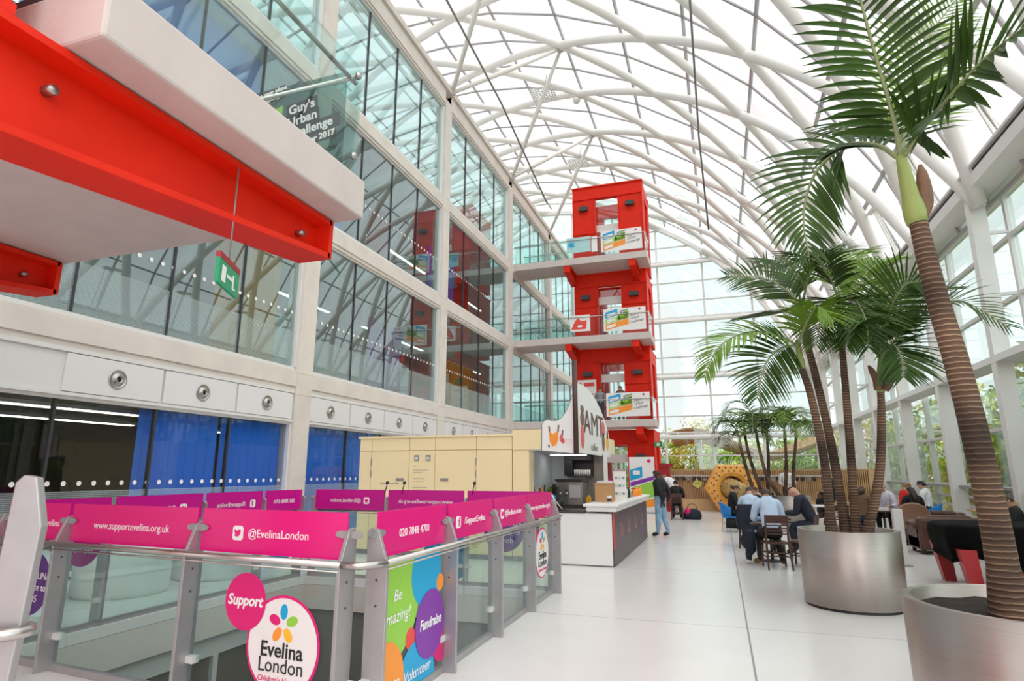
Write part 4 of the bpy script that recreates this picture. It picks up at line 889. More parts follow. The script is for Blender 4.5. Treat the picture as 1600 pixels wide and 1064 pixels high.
# counter
ct = thing('coffee_counter', 'long coffee counter with white top, white end and dark plum front', 'counter', (-2.3, 14, 0))
mb = MB(); mb.box(-3.05, -1.98, 11.65, 11.72, 0.02, 0.94); part('end_panel', mb, M['white'], ct)
mb = MB(); mb.box(-2.02, -1.95, 11.66, 17.0, 0.02, 0.98); part('front_cladding', mb, M['kiosk_dark'], ct)
mb = MB(); mb.box(-2.5, -2.02, 11.75, 16.95, 0.02, 0.95); part('carcass', mb, M['kgrey'], ct)
mb = MB(); mb.box(-3.05, -2.5, 11.64, 11.78, 0.94, 0.97); part('end_worktop', mb, M['dark'], ct)
mb = MB(); mb.box(-2.45, -1.88, 11.6, 17.05, 0.98, 1.07); mb.box(-2.5, -1.84, 11.55, 17.1, 1.07, 1.12); part('top', mb, M['white'], ct, bevel=0.012)
mb = MB(); mb.box(-1.955, -1.94, 11.655, 11.70, 0.3, 0.95); part('corner_sticker', mb, M['c_red'], ct)
for y in (12.6, 13.6, 14.7, 15.9):
    q = MB(); q.disc((-1.947, y, 0.58), (0, 1, 0), (0, 0, 1), 0.17, 0.14, n=20); em = part('emblem', q, mat('faded_rose_print', (0.42, 0.16, 0.17), 0.5), ct); q = MB(); q.disc((-1.943, y, 0.60), (0, 1, 0), (0, 0, 1), 0.08, 0.09, n=14); part('emblem_centre', q, M['kiosk_dark'], em)
sd = thing('side_unit', 'cream side unit at the end of the coffee counter', 'cabinet', (-3.3, 11.95, 0)); mb = MB(); mb.box(-3.42, -3.06, 11.75, 12.2, 0.08, 0.93); part('body', mb, M['beige'], sd); mb = MB(); mb.box(-3.42, -3.06, 11.78, 12.2, 0, 0.08); part('plinth', mb, M['mid_grey'], sd)
bc = thing('back_counter', 'stainless back counter with drawers inside the coffee kiosk', 'counter', (-3.3, 13.9, 0))
mb = MB(); mb.box(-3.88, -2.75, 13.5, 14.45, 0.0, 0.88); part('body', mb, mat('olive_brown_cabinet', (0.22, 0.18, 0.10), 0.5), bc); mb = MB(); mb.box(-3.9, -2.72, 13.46, 14.5, 0.88, 0.92); part('worktop', mb, M['stainless'], bc)
for j in range(4): mb = MB(); mb.box(-3.85 + 0.28 * j, -3.6 + 0.28 * j, 13.48, 13.5, 0.6, 0.82); dr = part('drawer', mb, M['tan'], bc); mb = MB(); mb.box(-3.77 + 0.28 * j, -3.68 + 0.28 * j, 13.46, 13.48, 0.72, 0.74); part('handle', mb, M['black'], dr)
bc2 = thing('work_table', 'dark low work table along the left side of the coffee kiosk', 'table', (-3.5, 12.8, 0)); mb = MB(); mb.box(-3.88, -3.3, 12.25, 13.42, 1.06, 1.1); part('top', mb, M['dark'], bc2)
for x in (-3.85, -3.38):
    for y in (12.3, 13.35): mb = MB(); mb.box(x, x + 0.05, y, y + 0.05, 0, 1.06); part('leg', mb, M['dark'], bc2)
cm = thing('espresso_machine', 'stainless espresso machine on the back counter of the kiosk', 'coffee machine', (-3.25, 13.9, 0.92))
mb = MB(); mb.box(-3.55, -2.95, 13.65, 14.2, 0.98, 1.5); part('body', mb, M['stainless'], cm, bevel=0.015); mb = MB(); mb.box(-3.57, -2.93, 13.6, 14.22, 1.5, 1.55); part('cup_tray', mb, M['dark'], cm)
mb = MB(); mb.box(-3.25, -3.0, 13.63, 13.65, 1.15, 1.42); part('front_plate', mb, M['panel'], cm)
for x in (-3.45, -3.3): mb = MB(); mb.tube([(x, 13.62, 1.3), (x, 13.55, 1.2)], 0.03, 8); part('group_head', mb, M['chrome'], cm)
mb = MB(); mb.box(-3.55, -2.95, 13.6, 14.2, 0.92, 0.98); part('base', mb, M['dark'], cm)
sh = thing('cup_shelf', 'black wall shelf unit with cups above the espresso machine', 'shelf', (-3.2, 14.4, 1.45))
mb = MB(); mb.box(-3.5, -2.85, 14.2, 14.55, 1.98, 2.1); mb.box(-3.5, -2.85, 14.48, 14.55, 1.6, 2.0); mb.box(-3.5, -3.3, 14.2, 14.5, 1.62, 2.0); part('cabinet', mb, M['black'], sh); mb = MB(); mb.box(-3.3, -2.85, 14.2, 14.5, 1.6, 1.63); part('shelf_board', mb, M['dark'], sh)
for j in range(8):
    mb = MB(); x = -3.26 + 0.05 * j; mb.lathe([(0, 0), (0.018, 0), (0.024, 0.13), (0, 0.13)], (x, 14.28, 1.63), 10); single('paper_cup_stack', mb, M['c_white'], 'narrow stack of pale cups on the black shelf of the kiosk', 'cup stack', 'cup stacks on the kiosk shelf')
rnd = random.Random(4)
for j in range(9):
    x, y = -3.80 + 0.085 * (j % 4) + 0.01 * j, 12.4 + 0.3 * (j // 4); h = (0.28, 0.34, 0.22, 0.3, 0.26)[j % 5]; mb = MB(); mb.lathe([(0, 0), (0.034, 0), (0.035, h * 0.6), (0.012, h * 0.78), (0.012, h), (0, h)], (x, y, 1.1), 10)
    single('syrup_bottle', mb, M[('wood_dark', 'black', 'leather', 'c_orange', 'c_white')[j % 5]], '%s bottle on the dark work table of the kiosk' % ('brown', 'black', 'dark brown', 'orange', 'white')[j % 5], 'bottle', 'bottles on the kiosk work table')
for j, (x, y, sx, sy, h, m, lb) in enumerate(((-3.45, 13.1, 0.16, 0.2, 0.35, 'black', 'black coffee grinder box on the kiosk work table'), (-3.8, 13.65, 0.12, 0.15, 0.3, 'leather', 'brown canister on the back counter of the kiosk'), (-3.62, 13.6, 0.07, 0.07, 0.4, 'stainless', 'tall steel jug on the back counter of the kiosk'), (-2.84, 13.75, 0.10, 0.12, 0.28, 'c_yellow', 'yellow box at the right end of the kiosk back counter'), (-3.36, 12.5, 0.14, 0.14, 0.16, 'c_blue', 'blue tub on the kiosk work table'))):
    mb = MB(); mb.box(x - sx / 2, x + sx / 2, y - sy / 2, y + sy / 2, 1.1 if y < 13.45 else 0.92, (1.1 if y < 13.45 else 0.92) + h * 0.85); mb.lathe([(sx * 0.3, 0), (sx * 0.3, h * 0.15), (0, h * 0.15)], (x, y, (1.1 if y < 13.45 else 0.92) + h * 0.85), 10); single('canister', mb, M[m], lb, 'canister', bevel=0.008)
t = thing('herb_pot', 'small green herb in a white pot on the kiosk work table', 'plant', (-3.5, 12.85, 1.1)); mb = MB(); mb.lathe([(0, 0), (0.05, 0), (0.065, 0.1), (0, 0.1)], (-3.5, 12.85, 1.1), 12); part('pot', mb, M['c_white'], t)
mb = MB()
for j in range(26): an = rnd.random() * 6.28; a = V((-3.5, 12.85, 1.2)); b = a + V((math.cos(an) * 0.09 * rnd.random(), math.sin(an) * 0.09 * rnd.random(), 0.1 + 0.14 * rnd.random())); mb.add([a, (a + b) / 2 + V((0.015, 0, 0)), b, (a + b) / 2 - V((0.015, 0, 0))], [(0, 1, 2, 3)])
part('leaves', mb, M['leaf_light'], t)
t = thing('strip_and_fill_light', 'lit strip lamp under the cream canopy of the coffee kiosk', 'lamp', (-3.3, 13.8, 2.08)); mb = MB(); mb.box(-3.75, -2.85, 13.75, 13.87, 2.09, 2.13); part('housing', mb, M['white'], t); mb = MB(); mb.box(-3.72, -2.88, 13.77, 13.85, 2.075, 2.09); part('diffuser', mb, mat('added_fill_glow', (1, 0.96, 0.9), 0.5, emit=9.0), t)  # glowing strip added only to brighten the kiosk interior
# things on the counter
T = 1.12
mb = MB(); mb.box(-2.42, -2.08, 12.35, 12.75, T, T + 0.36); mb.box(-2.43, -2.07, 12.34, 12.76, T + 0.34, T + 0.365); single('cardboard_box', mb, M['card'], 'brown cardboard box at the near end of the coffee counter', 'box', bevel=0.004)
t = thing('takeaway_cup', 'takeaway coffee cup with a dark sleeve on the coffee counter', 'cup', (-2.08, 12.05, T)); mb = MB(); mb.lathe([(0, 0), (0.035, 0), (0.047, 0.12), (0, 0.12)], (-2.08, 12.05, T), 16); part('cup', mb, M['c_white'], t); mb = MB(); mb.lathe([(0.0385, 0.025), (0.046, 0.09)], (-2.08, 12.05, T), 16); part('sleeve', mb, M['leather'], t); mb = MB(); mb.lathe([(0.05, 0.12), (0.05, 0.135), (0, 0.14)], (-2.08, 12.05, T), 16); part('lid', mb, M['white'], t)
t = thing('menu_board', 'white menu board standing on the coffee counter', 'menu board', (-1.98, 13.1, T)); mb = MB(); mb.box(-2.16, -1.9, 13.1, 13.13, T, T + 0.62); part('board', mb, M['c_white'], t); mb = MB(); mb.box(-2.17, -1.89, 13.095, 13.135, T + 0.60, T + 0.64); mb.box(-2.175, -2.16, 13.095, 13.135, T, T + 0.62); part('frame', mb, M['stainless'], t)
for j in range(9): mb = MB(); x = -2.13 + 0.075 * (j % 3); z = T + 0.12 + 0.16 * (j // 3); mb.box(x, x + 0.05, 13.095, 13.1, z, z + 0.05); part('printed_block', mb, M['c_teal' if j % 2 else 'mid_grey'], t)
t = thing('till', 'white till and paper stack behind the cardboard box on the counter', 'till', (-2.3, 13.2, T)); mb = MB(); mb.box(-2.5, -2.2, 13.15, 13.6, T, T + 0.34); part('body', mb, M['frame_pale'], t, bevel=0.01); mb = MB(); mb.box(-2.52, -2.18, 13.1, 13.6, T + 0.34, T + 0.4); part('tray', mb, M['white'], t)
for j, (y, m, nm) in enumerate(((14.0, 'leather', 'brown'), (14.3, 'frame_pale', 'pale grey'), (14.7, 'black', 'black'), (15.1, 'stainless', 'steel'))):
    mb = MB(); h = 0.3 - 0.03 * j; mb.lathe([(0, 0), (0.055, 0), (0.06, h * 0.7), (0.03, h * 0.85), (0.035, h), (0, h)], (-2.1, y, T), 12); single('dispenser', mb, M[m], '%s dispenser on the coffee counter past the menu board' % nm, 'dispenser')
for j in range(6):
    t = thing('juice_jar', 'orange juice jar in the row at the far end of the coffee counter', 'jar', (-2.05 + 0.0 * j, 15.5 + 0.2 * j, T), 'juice jars on the counter'); y = 15.5 + 0.2 * j
    mb = MB(); mb.lathe([(0, 0), (0.055, 0), (0.06, 0.03), (0.06, 0.15), (0.045, 0.18), (0, 0.18)], (-2.05, y, T), 12); part('jar', mb, M['c_orange'], t); mb = MB(); mb.lathe([(0.047, 0.18), (0.047, 0.205), (0, 0.205)], (-2.05, y, T), 12); part('lid', mb, M['c_yellow' if j % 2 else 'redtable'], t)
mb = MB(); mb.tube([(-3.0, 12.0, 0.98), (-3.12, 11.9, 1.15), (-3.2, 11.85, 1.3)], 0.012, 6); single('chrome_pole', mb, M['steel_white'], 'thin slanting white rod at the near end of the coffee counter', 'rod')
# ------------------------------------------------------------------ planters and palms
def planter(label, c, r, h, taper=0.93, soil=0.1):
    t = thing('planter', label, 'planter', (c[0], c[1], 0), 'brushed steel planters')
    mb = MB(); rb = r * taper
    mb.lathe([(0, 0.035), (rb, 0.035), (r, h), (r - 0.055, h), (r - 0.06, h - soil - 0.05), (0, h - soil - 0.05)], (c[0], c[1], 0), 56); part('drum', mb, M['steel'], t)
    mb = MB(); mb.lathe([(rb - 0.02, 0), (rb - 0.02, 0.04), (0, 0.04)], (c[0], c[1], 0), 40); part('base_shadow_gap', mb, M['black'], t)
    mb = MB(); n = 40; rr = r - 0.062; rs = random.Random(3)
    vs = [(c[0], c[1], h - soil + 0.03)]
    for j in range(1, 7):
        for k in range(n): vs.append((c[0] + rr * j / 6 * math.cos(2 * PI * k / n), c[1] + rr * j / 6 * math.sin(2 * PI * k / n), h - soil + (0.022 * rs.random() + 0.02 * (1 - j / 6))))
    fs = [(0, 1 + k, 1 + (k + 1) % n) for k in range(n)]
    for j in range(5):
        for k in range(n): fs.append((1 + j * n + k, 1 + (j + 1) * n + k, 1 + (j + 1) * n + (k + 1) % n, 1 + j * n + (k + 1) % n))
    mb.add(vs, fs, True); part('soil', mb, M['soil'], t)
    return t
def spline(pts, n):
    pts = [V(p) for p in pts]
    if len(pts) == 2: return [pts[0].lerp(pts[1], k / n) for k in range(n + 1)]
    P = [pts[0] * 2 - pts[1]] + pts + [pts[-1] * 2 - pts[-2]]; out_ = []; m = len(pts) - 1
    for k in range(n + 1):
        s = k / n * m; i = min(int(s), m - 1); u = s - i; a, b, c, d = P[i:i + 4]
        out_.append(0.5 * ((2 * b) + (c - a) * u + (2 * a - 5 * b + 4 * c - d) * u * u + (3 * b - a - 3 * c + d) * u ** 3))
    return out_
def frond(par, pts, ll=0.5, ref=(0, 0, 1), m='leaf', n=34, wd=0.032, rr=0.014, droop=0.5, fwd=0.55, seed=1, bare=0.16, vee=0.25, light=False):
    rs = random.Random(seed); sp = spline(pts, 60); ref = V(ref).normalized()
    st = MB(); st.tube(sp[::3], [rr * (1.25 - 1.0 * k / 20) + 0.002 for k in range(len(sp[::3]))], 6); stem = part('frond', st, M['rachis'], par)
    mb = MB()
    for k in range(n):
        s = bare + (1 - bare) * (k + rs.random() * 0.4) / n; i = min(59, int(s * 60)); p = sp[i].lerp(sp[i + 1], s * 60 - i)
        t = (sp[min(60, i + 2)] - sp[max(0, i - 1)]).normalized(); sd = t.cross(ref)
        if sd.length < 0.05: sd = t.cross(V((1, 0, 0)))
        sd.normalize(); nn = sd.cross(t).normalized()
        q = (s - bare) / (1 - bare)
        L = ll * (0.55 + 0.6 * math.sin(PI * min(1, 0.22 + q * 0.62))) * (1 - 0.55 * max(0, q - 0.55) / 0.45) * (0.9 + 0.2 * rs.random())
        for sg in (-1, 1):
            f = fwd + 0.75 * q ** 2 + rs.uniform(-0.08, 0.08)
            d = (sd * sg + t * f + nn * (vee + rs.uniform(-0.1, 0.1))).normalized()
            wv = d.cross(nn); wv.normalize(); w0 = wd * (0.85 + 0.3 * rs.random()) * (1 - 0.4 * q)
            vs = []; c = V(p); g = V((0, 0, -1)); dd = V(d); S_ = 5
            prof = (0.35, 0.9, 1.0, 0.85, 0.5, 0.04)
            for j in range(S_ + 1):
                vs += [c - wv * w0 * prof[j] / 2, c + nn * (-0.25 * w0 * prof[j]), c + wv * w0 * prof[j] / 2]
                dd = (dd + g * droop * (j + 1) / S_ * 0.32 * rs.uniform(0.7, 1.3)).normalized(); c = c + dd * L / S_
            fs = []
            for j in range(S_): a = 3 * j; fs += [(a, a + 1, a + 4, a + 3), (a + 1, a + 2, a + 5, a + 4)]
            mb.add(vs, fs, True)
    return part('leaflets', mb, M['leaf_light' if light else m], stem)
def palm(label, trunk, shaft, fronds, r0, r1, group='palms in the steel planters', husks=()):
    t = thing('palm_tree', label, 'palm', trunk[0], group)
    sp = spline(trunk, 60); rs = random.Random(len(label)); mb = MB()
    mb.tube(sp, [r0 + (r1 - r0) * min(1, (k / 60) * 1.15) + (0.35 * r0 * max(0, 1 - k / 6)) + 0.012 * r1 * (1 if k % 2 else -1) for k in range(61)], 14); part('trunk', mb, M['trunk'], t)
    if shaft:
        s2 = spline(shaft, 12); mb = MB(); mb.tube(s2, [r1 * (1.12 - 0.1 * k / 12 + 0.18 * math.sin(PI * min(1, k / 5)) - 0.45 * (k / 12) ** 2) for k in range(13)], 12); part('crownshaft', mb, M['shaft'], t)
    for k, (pts, kw) in enumerate(fronds): frond(t, pts, seed=k * 7 + len(label), **kw)
    for a, b in husks:
        a, b = V(a), V(b); mb = MB(); sp = spline([a, a.lerp(b, 0.4) + V((0.03, 0, 0)), b], 8); mb.tube(sp, [0.05, 0.055, 0.06, 0.06, 0.055, 0.05, 0.045, 0.035, 0.012], 7); part('dry_sheath', mb, M['husk'], t)
    return t
P1C = (1.78, 4.86)
planter('large brushed steel planter in the lower right corner, nearest the viewer', P1C, 0.69, 0.90, taper=0.98, soil=0.09)
P2C = (1.55, 9.42)
planter('brushed steel planter with several palm trunks beside the seated group', P2C, 0.61, 0.96, taper=0.98)
ry = (0, -1, 0)
palm('tall single palm leaning up from the nearest steel planter at right', [(1.63, 4.74, 0.80), (1.61, 4.72, 1.49), (1.555, 4.7, 2.27), (1.49, 4.7, 2.85), (1.455, 4.7, 3.27), (1.445, 4.7, 3.44)],
     [(1.44, 4.7, 3.42), (1.42, 4.7, 3.66), (1.40, 4.7, 3.95)],
     [([(1.4, 4.7, 3.92), (1.36, 4.6, 4.2), (1.27, 4.45, 4.57), (1.18, 4.3, 5.0), (1.12, 4.2, 5.4)], dict(ll=0.50, ref=ry, droop=0.4, fwd=0.35, n=27, wd=0.050)),
      ([(1.41, 4.7, 3.93), (1.49, 4.5, 4.03), (1.55, 4.2, 4.05), (1.67, 3.9, 4.12), (1.80, 3.55, 4.10)], dict(ll=0.46, ref=(-0.2, -1, 0.3), droop=0.25, fwd=0.45, n=24, wd=0.068)),
      ([(1.39, 4.7, 3.93), (1.29, 4.8, 4.11), (1.1, 4.9, 4.20), (0.86, 4.9, 3.99), (0.75, 4.9, 3.65), (0.76, 4.9, 3.33)], dict(ll=0.46, ref=(0.15, -0.8, 0.55), droop=0.55, fwd=0.5, n=30, wd=0.046)),
      ([(1.4, 4.7, 3.93), (1.60, 5.0, 4.55), (1.85, 5.3, 5.2), (2.27, 5.6, 5.8)], dict(ll=0.5, ref=ry, droop=0.4, fwd=0.5, light=True)),
      ([(1.4, 4.7, 3.93), (1.5, 5.1, 4.35), (1.35, 5.6, 4.75), (1.15, 5.9, 4.85)], dict(ll=0.45, ref=(0, -0.6, 0.8), droop=0.5))],
     0.090, 0.058, husks=[((1.46, 4.72, 3.46), (1.525, 4.74, 3.88))])
FRN = dict(
 A1=[(1.11, 8.9, 3.39), (0.93, 8.8, 3.50), (0.53, 8.6, 3.57), (0.11, 8.4, 3.36), (-0.13, 8.3, 2.93)], A2=[(1.11, 8.9, 3.39), (0.9, 8.7, 3.34), (0.66, 8.5, 3.1), (0.51, 8.4, 2.63)], A3=[(1.11, 8.9, 3.39), (1.23, 8.6, 3.67), (1.34, 8.4, 3.79), (1.47, 8.3, 3.58)],
 B1=[(1.3, 9.5, 4.08), (1.14, 9.6, 4.37), (0.84, 9.8, 4.67), (0.29, 10.0, 4.83)], B2=[(1.3, 9.5, 4.08), (0.98, 9.9, 4.11), (0.47, 10.4, 4.18)], B3=[(1.3, 9.5, 4.08), (1.42, 9.3, 4.5), (1.62, 9.1, 4.68), (1.94, 8.9, 4.66)], B4=[(1.3, 9.5, 4.08), (1.29, 9.9, 4.7), (1.13, 10.3, 5.1), (0.9, 10.5, 5.1)],
 C1=[(1.78, 9.4, 4.11), (1.65, 9.2, 4.44), (1.42, 8.9, 4.61), (1.14, 8.7, 4.48)], C2=[(1.78, 9.4, 4.11), (1.89, 9.8, 4.61), (2.1, 10.2, 5.0), (2.38, 10.4, 5.1)], C3=[(1.78, 9.4, 4.11), (2.04, 9.5, 4.3), (2.27, 9.6, 4.6), (2.64, 9.7, 4.74)], C4=[(1.78, 9.4, 4.11), (1.64, 9.1, 4.04), (1.46, 8.9, 3.82), (1.33, 8.8, 3.36)], C5=[(1.78, 9.4, 4.11), (1.89, 9.0, 3.99), (1.95, 8.8, 3.66), (1.92, 8.7, 3.26)],
 D1=[(2.17, 9.3, 3.22), (2.41, 9.2, 3.5), (2.65, 9.0, 3.72), (2.99, 8.7, 3.80), (3.38, 8.5, 3.38)], D2=[(2.17, 9.3, 3.22), (2.23, 9.5, 3.78), (2.29, 9.8, 4.37), (2.53, 10.0, 4.7)], D3=[(2.17, 9.3, 3.22), (1.99, 9.0, 3.53), (1.81, 8.8, 3.59), (1.67, 8.7, 3.32)], D4=[(2.17, 9.3, 3.22), (2.27, 9.0, 3.34), (2.32, 8.9, 3.14), (2.29, 8.8, 2.88)], D5=[(2.17, 9.3, 3.22), (2.5, 9.6, 3.81), (2.98, 10.0, 4.26), (3.52, 10.4, 4.42)], D6=[(2.17, 9.3, 3.22), (2.26, 9.1, 3.71), (2.46, 8.9, 4.1), (2.67, 8.7, 4.1)])
def fr(keys, **kw): return [(FRN[q], dict(dict(ll=0.56, droop=0.45, n=34, wd=0.038, rr=0.014, ref=(0.0, -0.35, 0.9), light=(q in ('B3', 'C2', 'C3', 'D2', 'A3'))), **kw)) for q in keys]
lt = [(FRN['A1'], dict(ll=0.5, droop=0.7, n=40, wd=0.04, ref=(0, -0.5, 0.8), light=True))]
palm('palm leaning left out of the middle planter, leftmost trunk', [(1.33, 9.2, 0.84), (1.32, 9.1, 1.85), (1.23, 9.0, 2.7), (1.14, 8.95, 3.10)], [(1.14, 8.95, 3.08), (1.12, 8.9, 3.48)], lt + fr(['A2'], ref=(0.2, -0.8, 0.4)) + fr(['A3']), 0.062, 0.045)
palm('palm leaning left out of the middle planter, second trunk from the left', [(1.56, 9.5, 0.84), (1.49, 9.5, 2.03), (1.4, 9.5, 2.93), (1.33, 9.5, 3.45)], [(1.33, 9.5, 3.43), (1.31, 9.5, 4.15)], fr(['B1'], ref=(0, -0.9, 0.5)) + fr(['B2', 'B3', 'B4']), 0.065, 0.048, husks=[((1.30, 9.44, 3.5), (1.25, 9.4, 3.95))])
palm('upright palm in the middle planter, third trunk from the left', [(1.65, 9.4, 0.84), (1.7, 9.4, 2.02), (1.73, 9.4, 2.9), (1.75, 9.4, 3.5)], [(1.75, 9.4, 3.48), (1.78, 9.4, 4.15)], fr(['C1', 'C2', 'C3', 'C4', 'C5']), 0.06, 0.043)
palm('palm curving right out of the middle planter, rightmost trunk', [(1.74, 9.3, 0.84), (1.99, 9.3, 1.68), (2.1, 9.3, 2.44), (2.13, 9.3, 2.78)], [(2.13, 9.3, 2.76), (2.18, 9.3, 3.28)], fr(['D1'], ref=(-0.1, -0.5, 0.8)) + fr(['D2', 'D6'], ref=(0, -1, 0.2)) + fr(['D3', 'D4', 'D5']), 0.065, 0.045, husks=[((2.09, 9.25, 2.78), (2.0, 9.2, 3.12)), ((2.17, 9.25, 2.78), (2.27, 9.2, 3.1))])
planter('brushed steel planter far down the hall behind the seated men, left one', (1.25, 24.2), 0.55, 1.0, taper=0.97)
planter('brushed steel planter far down the hall behind the seated men, right one', (2.3, 24.0), 0.62, 0.9, taper=0.97)
def generic(base, top, n, ll, reach, seed, light=0.3):
    rs = random.Random(seed); out_ = []; top = V(top)
    for k in range(n):
        an = 2 * PI * k / n + rs.uniform(-0.3, 0.3); up = rs.uniform(0.1, 1.3); d = V((math.cos(an), math.sin(an), 0)); R_ = reach * rs.uniform(0.8, 1.1)
        pts = [top, top + d * R_ * 0.3 + V((0, 0, 0.42 * up * R_)), top + d * R_ * 0.72 + V((0, 0, 0.42 * R_ * up)), top + d * R_ + V((0, 0, R_ * (0.55 * up - 0.42)))]
        out_.append((pts, dict(ll=ll * 0.9, droop=0.6, n=15, wd=0.05, rr=0.02, light=rs.random() < light)))
    return out_
for q, (lb, tr) in enumerate((('slender palm in the far right planter with a tall crown', [(1.98, 24.0, 0.8), (1.58, 24.0, 1.54), (1.4, 24.0, 2.47), (1.32, 24.0, 3.3)]),
     ('slender palm in the far left planter leaning left', [(1.12, 24.2, 0.9), (0.87, 24.2, 2.0), (0.75, 24.2, 2.7)]), ('slender palm in the far left planter, middle stem', [(1.38, 24.2, 0.9), (1.06, 24.3, 2.2), (0.95, 24.4, 3.1)]),
     ('slender palm in the far right planter, straight stem', [(2.12, 24.1, 0.8), (2.25, 24.1, 1.99), (2.3, 24.1, 2.95)]), ('slender palm in the far right planter leaning right', [(2.4, 24.0, 0.8), (2.46, 24.0, 1.77), (2.66, 24.0, 2.95)]),
     ('slender palm in the far left planter, right stem', [(1.58, 24.4, 0.9), (1.69, 24.4, 2.11), (1.72, 24.4, 2.95)]))):
    tp = V(tr[-1]); palm(lb, tr, [tuple(tp - V((0, 0, 0.05))), tuple(tp + V((0.0, 0, 0.35)))], generic(tr[0], tp + V((0, 0, 0.3)), 7, 0.52, 1.3, q + 3, 0.5), 0.07, 0.05)

# ------------------------------------------------------------------ people
def seg_d(p, a, b):
    ab = b - a; t = max(0, min(1, (p - a).dot(ab) / max(1e-9, ab.length_squared))); return (p - (a + ab * t)).length
def person(label, loc, rz, J, look, group=None, sc=1.0):
    """J: joint positions (metres, facing +y); one continuous skinned body, clothing and hair as children"""
    J = {k: V(v) for k, v in J.items()}
    names = []; pos = []; rad = []; edges = []; bulk = look.get('bulk', 1.08)
    def add(n, p, r):
        names.append(n); pos.append(V(p)); r = r if isinstance(r, tuple) else (r, r)
        if n in ('pelvis', 'waist', 'chest', 'upper') or n[:2] in ('sh', 'um', 'el', 'fo', 'th', 'kn', 'ca', 'hi'): r = (r[0] * bulk, r[1] * bulk)
        rad.append(r); return len(pos) - 1
    pel = add('pelvis', J['pelvis'], (0.145, 0.115)); wa = add('waist', J['pelvis'].lerp(J['chest'], 0.5), (0.135, 0.105)); ch = add('chest', J['chest'], (0.155, 0.115))
    un = add('upper', J['chest'].lerp(J['neck'], 0.65), (0.115, 0.085)); ne = add('neck', J['neck'], 0.055)
    hd = J['head']; hu = (hd - J['neck']).normalized(); fw_ = J['face'].normalized()
    jaw = add('jaw', hd - hu * 0.06 + fw_ * 0.012, (0.062, 0.075)); mid = add('head', hd + hu * 0.02 - fw_ * 0.004, (0.077, 0.094)); tp = add('crown', hd + hu * 0.09 - fw_ * 0.012, (0.058, 0.068))
    nose = add('nose', hd - hu * 0.015 + fw_ * 0.112, 0.011)
    edges += [(pel, wa), (wa, ch), (ch, un), (un, ne), (ne, jaw), (jaw, mid), (mid, tp), (jaw, nose)]
    segs = {}
    for s in ('l', 'r'):
        sh = add('sh' + s, J['sh' + s], 0.066); up = add('um' + s, J['sh' + s].lerp(J['el' + s], 0.55), 0.053); el = add('el' + s, J['el' + s], 0.043); fo = add('fo' + s, J['el' + s].lerp(J['wr' + s], 0.35), 0.041); wr = add('wr' + s, J['wr' + s], 0.027)
        dr = (J['wr' + s] - J['el' + s]).normalized(); lat = dr.cross(V((0, 0, 1)));
        if lat.length < 0.2: lat = V((1, 0, 0)) if s == 'l' else V((-1, 0, 0))
        if 'palm' + s in J: lat = J['palm' + s]
        lat = lat.normalized(); cur = lat.cross(dr).normalized()
        pm = add('palm' + s, J['wr' + s] + dr * 0.055, (0.034, 0.018)); edges += [(un, sh), (sh, up), (up, el), (el, fo), (fo, wr), (wr, pm)]
        for fi, (o, L) in enumerate(((-0.028, 0.066), (-0.0095, 0.076), (0.0095, 0.072), (0.028, 0.055))):
            a = add('hand' + s, J['wr' + s] + dr * 0.095 + lat * o, 0.0095); b = add('hand' + s, J['wr' + s] + dr * (0.095 + L * 0.55) + lat * o * 1.1 - cur * 0.010, 0.0085); c = add('hand' + s, J['wr' + s] + dr * (0.095 + L * 0.95) + lat * o * 1.1 - cur * 0.03, 0.0075)
            edges += [(pm, a), (a, b), (b, c)]
        a = add('hand' + s, J['wr' + s] + dr * 0.05 - lat * 0.045, 0.010); b = add('hand' + s, J['wr' + s] + dr * 0.09 - lat * 0.06 - cur * 0.012, 0.009); edges += [(wr, a), (a, b)]
        hp = add('hip' + s, J['hip' + s], 0.092); th = add('th' + s, J['hip' + s].lerp(J['kn' + s], 0.45), 0.08); kn = add('kn' + s, J['kn' + s], 0.057); ca = add('ca' + s, J['kn' + s].lerp(J['an' + s], 0.35), 0.056); an = add('an' + s, J['an' + s], 0.038); to = add('to' + s, J['to' + s], (0.042, 0.03))
        edges += [(pel, hp), (hp, th), (th, kn), (kn, ca), (ca, an), (an, to)]
    me = bpy.data.meshes.new('body'); me.from_pydata([tuple(p) for p in pos], edges, []); o = bpy.data.objects.new('body', me)
    TMP.collection.objects.link(o); md = o.modifiers.new('s', 'SKIN'); md.use_smooth_shade = True
    for k, v in enumerate(me.skin_vertices[0].data): v.radius = rad[k]; v.use_root = (k == 0)
    ss = o.modifiers.new('d', 'SUBSURF'); ss.levels = ss.render_levels = 1
    TMP.collection.objects.unlink(o); bm_me = evaluated(o); bpy.data.objects.remove(o)
    t = thing('person', label, 'person', loc, group); t.rotation_euler = (0, 0, rz); t.scale = (sc, sc, sc)
    body = bpy.data.objects.new('body', bm_me); COL.objects.link(body); body.parent = t; bm_me.name = 'body'
    bm_me.materials.clear(); bm_me.materials.append(M[look.get('skin', 'skin')])
    for p in bm_me.polygons: p.use_smooth = True
    # nearest bone of every face decides which garment covers it
    E = [(names[a], names[b], pos[a], pos[b]) for a, b in edges]
    def grp(f):
        best = min(E, key=lambda e: seg_d(f, e[2], e[3])); n = best[1]
        if n in ('waist', 'chest', 'upper') or n[:2] in ('sh', 'um'): return 'top'
        if n == 'neck': return 'neck'
        if n[:2] in ('el', 'fo', 'wr'): return 'sleeve'
        if n[:3] == 'hip' or n[:2] in ('th', 'kn'): return 'bottom'
        if n[:2] in ('ca', 'an'): return 'shin'
        if n[:2] == 'to': return 'shoe' + n[2]
        return 'skin'
    gs = [grp(p.center) for p in bm_me.polygons]
